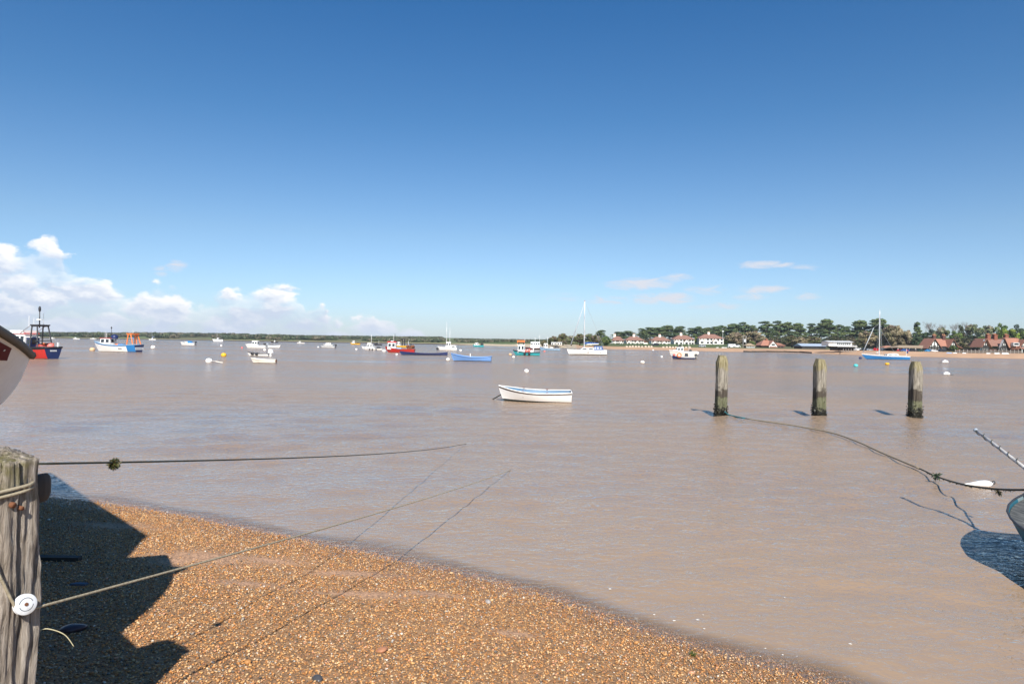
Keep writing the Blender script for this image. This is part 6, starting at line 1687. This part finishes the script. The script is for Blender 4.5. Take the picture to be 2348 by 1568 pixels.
# upper rope with weed
a0=atd(84,1063,2.70); e=at(1071,1016.5,-.02); P=[]
for i in range(41):
    t=(i/40)**1.3; a=a0.lerp(e,t); a.z-=4*t*(1-t)*.075; P.append(a)
UP=P
o=strand(P,.0046,ROPE_D,'mooring_rope'); tag(o,'dark taut rope from the post top out over the water to the left of centre','rope')
def on_rope(px):
    best=None
    for i in range(len(UP)-1):
        for j in range(20):
            p=UP[i].lerp(UP[i+1],j/20); sx_=CX+F*p.x/p.y
            if best is None or abs(sx_-px)<best[0]: best=(abs(sx_-px),p)
    return best[1]
WEED=MA('wet_seaweed',.45,.4,60,spec=.5)
def weed(c,R,n_,length,tones,droop=.5):
    V=[];C=[]
    for i in range(n_):
        u=rng.normal(size=3); u/=np.linalg.norm(u); p=np.array(c)+u*R*rng.uniform(.1,.7)
        d_=u+rng.normal(size=3)*.6; d_[2]-=droop; d_/=np.linalg.norm(d_); s_=np.cross(d_,rng.normal(size=3)); s_/=np.linalg.norm(s_)
        L_=length*rng.uniform(.5,1.3); w=L_*rng.uniform(.12,.3); q=p+d_*L_*.55; d2=d_.copy(); d2[2]-=droop; e_=q+d2/np.linalg.norm(d2)*L_*.5
        t=np.array(tones[rng.integers(len(tones))])*rng.uniform(.6,1.4)
        V+= [p-s_*w*.4,p+s_*w*.4,q+s_*w*.7,q-s_*w*.7, q-s_*w*.7,q+s_*w*.7,e_+s_*w*.15,e_-s_*w*.15]; C+=[t]*8
    return np.array(V),np.arange(len(V)).reshape(-1,4),np.array(C)
BW=[(.045,.055,.02),(.09,.07,.02),(.03,.035,.018),(.16,.12,.05),(.06,.09,.02)]
c=on_rope(265); V,Fc,C=weed(c+Vector((0,0,-.008)),.03,700,.013,BW,.3)
o=np_mesh('seaweed_clump',V,Fc,WEED,C); tag(o,'ball of green brown seaweed caught on the dark taut rope','seaweed')
# strand of dry grass at the foot of the post
q=onface(82,1448,-.03); o=MB().tube(smooth_path([q,q+Vector((.03,.02,.004)),q+Vector((.075,.05,-.03)),q+Vector((.10,.07,-.085))],6),[.0022]*12+[.0018]*7,5).build('grass_strand',M('dry_grass',(.5,.45,.28),.8,.2,30),None,True); tag(o,'single pale dry grass strand curling out from the weathered post','grass')

# --- white beached boat whose bow enters at the left
class Hull(Boat):
    def __init__(s,name,label,cat,L,B): s.k=1.0; s.L,s.B=L,B; s.flip=1; s.xl=0; s.xr=1; s.r=thing(name,label,cat,(0,0,0))
GEL=M('aged_white_gelcoat',(.86,.84,.80),.45,.06,1.5,dirt=(.45,.39,.32),dirt_amt=.4)
RAILM=M('weathered_rubbing_strake',(.13,.115,.09),.8,.35,9,bump=.4)
def KEEL(t, sh):
    a=(1-t)*6.4; A_,D_=.448,.492
    return sh-D_*math.sqrt(max(0,1-(1-a/A_)**2)) if a<A_ else max(-.42, sh-D_-(a-A_)*.583)
wb_=Hull('beached_boat','white beached boat whose bow with dark rubbing strake enters at the left edge','boat',6.4,2.255)
wb_.hull(1.30,1.28,1.38,GEL,lambda u,v,c:0,draft=.42,tw=.8,p=2.305,rake=.0,keel=KEEL,bowv=1.251,rail=RAILM,railw=.026,ful=.5)
HD=math.radians(85); R3=Matrix.Rotation(HD,3,'Z')@Matrix.Rotation(math.radians(15.2),3,'Y')@Matrix.Rotation(math.radians(4),3,'X')
tip=Vector((wb_.L/2,0,1.38)); goal=Vector((-3.072,4.356,2.165))
wb_.r.location=goal-R3@tip; wb_.r.rotation_euler=R3.to_euler()
MAR=M('maroon_decal',(.11,.004,.010),.7,.15,6,spec=.2)
def uq_at(px,py):
    best=None
    for u in np.linspace(.45,.99,110):
        for v in np.linspace(.2,.97,60):
            w=wb_.r.location+R3@wb_.P(u,v,-1); e_=abs(CX+F*w.x/w.y-ROLL*F*(w.z-H)/-w.y-px)+abs(CY+F*(H-w.z)/w.y+ROLL*F*w.x/w.y-py)
            if best is None or e_<best[0]: best=(e_,u,v)
    return best[1],best[2]
cA,cB,cC,cD=[uq_at(*p) for p in ((-70,742),(26,796),(11,824),(-70,822))]
rows=[]
for i in range(7):
    r_=[]
    for j in range(9):
        fu,fv=j/8,i/6
        u=(cA[0]*(1-fu)+cB[0]*fu)*(1-fv)+(cD[0]*(1-fu)+cC[0]*fu)*fv; v=(cA[1]*(1-fu)+cB[1]*fu)*(1-fv)+(cD[1]*(1-fu)+cC[1]*fu)*fv
        r_.append(wb_.P(u,v,-1)+Vector((.004,-.008,-.004)))
    rows.append(r_)
m=MB(); m.grid(rows); m.build('maroon_panel',MAR,wb_.r)
m=MB()
for i in range(1):
    u,v=uq_at(-2,803); o_=Vector((.006,-.014,-.004))
    m.poly([wb_.P(u,v,-1)+o_,wb_.P(u+.003,v,-1)+o_,wb_.P(u+.003,v+.012,-1)+o_,wb_.P(u,v+.012,-1)+o_])
m.build('panel_lettering',FRAME,wb_.r)
wb_.house(-1.0,1.2,1.5,1.2,2.3,GEL,GEL,.35,0,3,.1,name='cabin')
for u in (.15,.5,.8):
    w=R3@Vector((-wb_.L/2+wb_.L*u,0,-.40)); p=wb_.r.location+w; zb=bz(p.x,p.y)-.1
    o=MB().box((p.x,p.y,(zb+p.z)/2),(.6,.22,max(.1,p.z-zb)),rz=HD).build('timber_chock',DWOOD); tag(o,['dark timber chock under the stern of the white beached boat','dark timber chock under the middle of the white beached boat','dark timber chock under the bow of the white beached boat'][int(u*3)],'chock')
# --- unseen shelter added left of the view, shaped to cast shade on the shingle
hut=thing('shade_shelter','unseen black roof added over the beached boat to shade the shingle','shelter',(0,0,0))
def ground_box(x,y,w,z1): return MB().box((x,y,(bz(x,y)-.4+z1)/2),(w,w,z1-bz(x,y)+.4))
RQ=[(-3.5,3.65),(-7.25,7.5),(-10.2,4.6),(-7.4,.2),(-3.6,1.4),(-3.08,2.55)]
MB().prism([(x,y,3.34) for x,y in RQ],(0,0,.16)).build('roof',TIMB,hut)
wq=[(-4.9,5.25),(-7.1,7.5),(-7.2,7.4),(-5.0,5.15)]
MB().prism([(x,y,-.4) for x,y in wq],(0,0,3.73)).build('back_wall',TIMB,hut)
for x,y in ((-9.7,4.7),(-7.2,.5),(-4.75,1.9)): ground_box(x,y,.16,3.335).build('roof_post',TIMB,hut)
bw_=thing('shade_screen','added unseen board breastwork running inland from the weathered post','screen',(0,0,0))  # boards added out of frame to fill in the shade beside the post
e0=Vector((-2.12,2.60,0)); e1=Vector((-3.05,3.50,0)); dv=(e1-e0).normalized(); nv=Vector((-dv.y,dv.x,0))
zb=bz(-2.5,3.0)-.3
for i in range(5):
    z0=zb+i*(1.80-zb)/5; z1=zb+(i+1)*(1.80-zb)/5-.012
    P=[e0-nv*.03,e1-nv*.03,e1+nv*.03,e0+nv*.03]
    MB().hexa([Vector((p.x,p.y,z0)) for p in P]+[Vector((p.x,p.y,z1)) for p in P]).build('board',DWOOD,bw_)

# --- three pile posts in the water
PILEM=wood_mat('pile_wood',(.165,.145,.115),(.37,.335,.28),(9,9,.9),.02,.9,
   zones=[(-2,.26,(.02,.02,.014),.95),(.26,.62,(.06,.075,.018),.62),(.58,.88,(.04,.03,.022),.85),(1.5,2.6,(.24,.20,.07),.5)])
MUS=MA('mussels_and_weed',.5,.4,30,spec=.4)
for px,wy,pt,ww,rz,lab in ((1652.5,957,815,.315,2,'leftmost of the three timber pile posts, blue green rope tied at its foot'),(1877.5,958.5,823,.315,6,'middle one of the three timber pile posts standing in the water'),(2097,960.5,829,.31,4,'rightmost of the three timber pile posts, with yellow lichen at its top')):
    p=at(px,wy-3); p.y+=ww*.45; p.x=lat(px,wy-3)/F*p.y; ht=H-dep(px+2,pt)/F*p.y
    r=thing('pile_post',lab,'post',p,math.radians(rz),'timber pile posts in the water')
    r.rotation_euler=(0,math.radians(.6),math.radians(rz))
    h2=ww/2; m=MB(); rows=[]
    zs=[-1.2]+list(np.linspace(-.2,ht-.24,30))+[ht-.22,ht-.11,ht-.01,ht]
    for z in zs:
        t=max(0,(z-(ht-.23))/.23); hh=h2*(1-.34*t)
        row=[]
        for j in range(97):
            a=2*PI*j/96; x,y=round_square(a,hh,0,16); g=.014*mnoise.noise((x*18+px,y*18,z*.9))+.009*mnoise.noise((x*50+px,y*50,z*3))-.03*max(0,.08-abs(mnoise.noise((x*9+px,y*9,z*.5))))/.08
            q=math.hypot(x,y); row.append((x*(1+g/q),y*(1+g/q),z+.02*mnoise.noise((x*9,y*9,px)) if z==ht else z))
        rows.append(row)
    m.grid(rows); m.poly(rows[-1][:-1]); m.build('timber',PILEM,r,True,50)
    V=[];C=[]
    n_=900
    for i in range(n_):
        a=rng.uniform(0,2*PI); x,y=round_square(a,h2+rng.uniform(0,.045),0); z=abs(rng.normal(0,.19))-.05
        if rng.random()<.25 and math.cos(a)<-.3: z+=rng.uniform(0,.25)
        s_=.022*rng.uniform(.6,1.5); u=rng.normal(size=3); u/=np.linalg.norm(u); v_=np.cross(u,rng.normal(size=3)); v_/=np.linalg.norm(v_)
        c_=np.array((x,y,z)); V+=[c_-u*s_,c_-v_*s_*.6,c_+u*s_,c_+v_*s_*.6]
        C+=[np.array(((.018,.018,.016),(.03,.03,.018),(.05,.045,.025),(.10,.10,.09))[rng.choice(4,p=[.5,.25,.18,.07])])]*4
    np_mesh('mussel_cluster',V,np.arange(len(V)).reshape(-1,4),MUS,np.array(C),parent=r)
# rope from the first pile to the teal boat
BOW=Vector((6.09,8.05,.64))
P=[at(1662,944,.16),at(1672,951,.05),at(1700,957.5,.04),at(1760,966.5,.04),at(1830,977,.045),at(1905,991.5,.045),at(1965,1012,.045),at(2020,1037,.045),at(2070,1058,.045),at(2115,1077,.05)]
P2=[]; a=P[-1]
for i in range(1,13):
    t=i/12; q=a.lerp(BOW,t); q.z-=4*t*(1-t)*.10; q.z=max(q.z,.045); P2.append(q)
RP=smooth_path(P+P2,5)
o=thing('weedy_rope','long weedy rope from the leftmost pile post to the bow of the teal boat','rope',(0,0,0))
strand(RP[:12],.022,ROPE_B,'rope_end',par=o); strand(RP[11:45],.019,M('muddy_rope',(.27,.22,.15),.8,.4,20),'rope_span',par=o); strand(RP[44:],.013,ROPE_D,'weedy_span',par=o)
V_,C_=[],[]
for i in range(44,len(RP)-4):
    if rng.random()<.8:
        v,f_,c=weed(RP[i]+Vector((0,0,-.008)),.016,int(rng.integers(3,16)),.02,BW[:3],1.0); V_.append(v); C_.append(c)
kq=min(range(len(RP)),key=lambda i:abs(CX+F*RP[i].x/RP[i].y-2153))
v,f_,c=weed(RP[kq],.07,150,.045,[(.03,.07,.03),(.04,.06,.03)],.4); V_.append(v); C_.append(c)
v,f_,c=weed(RP[-12]+Vector((0,0,-.03)),.03,40,.045,BW[:3],1.6); V_.append(v); C_.append(c)
V_=np.concatenate(V_); np_mesh('hanging_weed',V_,np.arange(len(V_)).reshape(-1,4),WEED,np.concatenate(C_),parent=o)
# white fender float beyond the rope
q=at(2248,1113); r=thing('fender_float','long white pear shaped float lying in the water behind the weedy rope','float',q,math.radians(8))
m=MB(); rows=[]
for i in range(15):
    t=i/14; x=-.30+.52*t; rr=.012+.068*math.sin(min(1,t*1.18)*PI*.5)**1.4*(1-max(0,(t-.72)/.28)**2.2*.9)
    rows.append([(x,rr*math.cos(a),.03+rr*.75*math.sin(a)) for a in np.linspace(0,2*PI,17)])
m.grid(rows); m.build('float_body',WHITE,r,True); MB().torus((.245,0,.045),.028,.008,'y',12,6).build('eye',RUBBER,r,True)
# --- teal boat at the right edge
PLANK=wood_mat('grey_deck_planks',(.07,.075,.075),(.19,.19,.18),(1.2,12,12),.01,.8)
tb=Hull('work_boat','dark teal wooden boat whose bow enters at the right edge','boat',5.6,2.25)
tb.hull(.46,.44,.62,TEAL,lambda u,v,c: 2 if v<.70 else (3 if v>.93 else None),(DWOOD,M('pale_teal_edge',(.16,.22,.24),.5,.2,5)),draft=.3,tw=.8,p=4.6,rake=.05,rail=DSTEEL,railw=.012,deckmat=PLANK,ful=.36,bowv=.62)
hd=math.radians(93); tb.r.rotation_euler=(0,0,hd); tb.r.location=Vector((6.08,8.05,-.03))-Matrix.Rotation(hd,3,'Z')@Vector((tb.L/2,0,0))
m=MB()


MB().frust(-1.6,.4,-.6,.6,.5,-1.5,.2,-.5,.5,1.15).build('engine_box',GWOOD,tb.r)
MB().torus((tb.L/2-.10,0,.65),.038,.018,'x',14,8).build('rope_knot',M('pale_blue_rope',(.12,.30,.36),.9,.3,40,bump=.4),tb.r,True)
inv=Matrix.Translation(tb.r.location)@Matrix.Rotation(hd,4,'Z'); inv=inv.inverted()
s0,s1=Vector((6.10,7.2,.58)),atd(2237,986,9.1)
SPM=M('peeling_white_spar',(.55,.53,.50),.7,.3,14,dirt=(.05,.05,.05),dirt_amt=.9)
sp_=MB().tube([inv@s0,inv@(s0.lerp(s1,.5)+Vector((0,0,-.02))),inv@s1],[.026,.023,.019],10).build('bowsprit',SPM,tb.r,True)
m=MB(); d_=(s1-s0); ax_=d_.normalized(); uu=ax_.orthogonal().normalized(); vv=ax_.cross(uu)
m.tube([inv@(s0+d_*t+(uu*math.cos(t*75)+vv*math.sin(t*75))*.0265) for t in np.linspace(.35,.98,260)],.0045,5); m.build('lashing',ROPE_D,sp_)
MB().ball(inv@s1,(.028,.028,.028),10,8).build('spar_cap',M('bluish_cap',(.3,.36,.42),.5,.2,8),sp_,True)

# --- odd stones and wrack on the shingle
def stone(px,py,size,mat,label,name='stone',flat=.5,cat='stone',zoff=0):
    p=at(px,py,.3)
    for _ in range(6): p=at(px,py,bz(p.x,p.y))
    m=MB(); m.ball((0,0,0),(size*.5,size*.38,size*flat*.5),14,10)
    m.v=[tuple(Vector(v)*(1+.22*mnoise.noise((v[0]/size*3+px,v[1]/size*3,v[2]/size*3)))) for v in m.v]
    o=m.build(name,mat,None,True); o.location=(p.x,p.y,p.z+size*flat*.22+zoff); o.rotation_euler=(rng.normal(0,.15),rng.normal(0,.15),rng.uniform(0,6)); tag(o,label,cat); return o
stone(1119,1381,.06,M('grey_flint',(.32,.29,.27),.5,.3,30),'pale grey stone lying alone below the wet edge of the shingle',flat=.6)
stone(876,1492,.105,M('orange_brick_stone',(.42,.19,.10),.6,.3,30),'flat orange brown stone, largest in the lower middle of the shingle',flat=.35)
stone(728,1558,.07,M('dark_flint',(.06,.06,.065),.35,.3,30),'dark flint pebble at the bottom of the frame')
stone(1458,1418,.05,M('white_stone',(.62,.57,.48),.6,.2,30),'small white stone right at the water edge')
stone(165,1446,.17,M('purple_brown_wrack',(.055,.03,.035),.35,.4,12,bump=.3),'dark purplish lump lying in the shade beside the weathered post',flat=.35)
p=at(1590,1492,.05); V,Fc,C=weed((p.x,p.y,.025),.028,110,.022,[(.10,.12,.02),(.16,.15,.05),(.07,.08,.02)],-.1); o=np_mesh('seaweed_tuft',V,Fc,WEED,C); tag(o,'small olive seaweed tuft stranded at the water edge lower right','seaweed')
def on_beach(px,py):
    p=at(px,py,.3)
    for _ in range(8): p=at(px,py,bz(p.x,p.y))
    return p
p=on_beach(183,1344); o=MB().prism([(-.07,-.012,0),(.045,-.02,.0),(.06,.008,0),(-.03,.016,0)],(0,0,.014)).build('plastic_scrap',M('faded_blue_plastic',(.07,.10,.15),.5,.3,20)); o.location=p+Vector((0,0,.015)); o.rotation_euler=(.1,.05,.2); tag(o,'pale blue plastic scrap in the shade right of the post','litter')
p=on_beach(140,1285); o=MB(); o.box((0,0,0),(.42,.07,.04)); o=o.build('driftwood_plank',DWOOD); o.location=p+Vector((-.05,0,.02)); o.rotation_euler=(0,.04,.12); tag(o,'dark driftwood plank half sunk in the shaded shingle','driftwood')

# ------------------------------------------------------------------ sea air
hz=MB(); 
hz.hexa([(-2600,-120,-4),(2600,-120,-4),(2600,1500,-4),(-2600,1500,-4),(-2600,-120,45),(2600,-120,45),(2600,1500,45),(-2600,1500,45)])
mhz=bpy.data.materials.new('haze'); nt,n,l=nodes_of(mhz); n.remove(n['Principled BSDF'])
pv=n.new('ShaderNodeVolumePrincipled'); pv.inputs['Color'].default_value=(.82,.88,1,1); pv.inputs['Density'].default_value=.00015; pv.inputs['Anisotropy'].default_value=.2
l.new(pv.outputs[0],n['Material Output'].inputs['Volume'])
hzo=hz.build('haze',mhz); tag(hzo,'thin sea haze softening the far shore',None,None,'stuff')
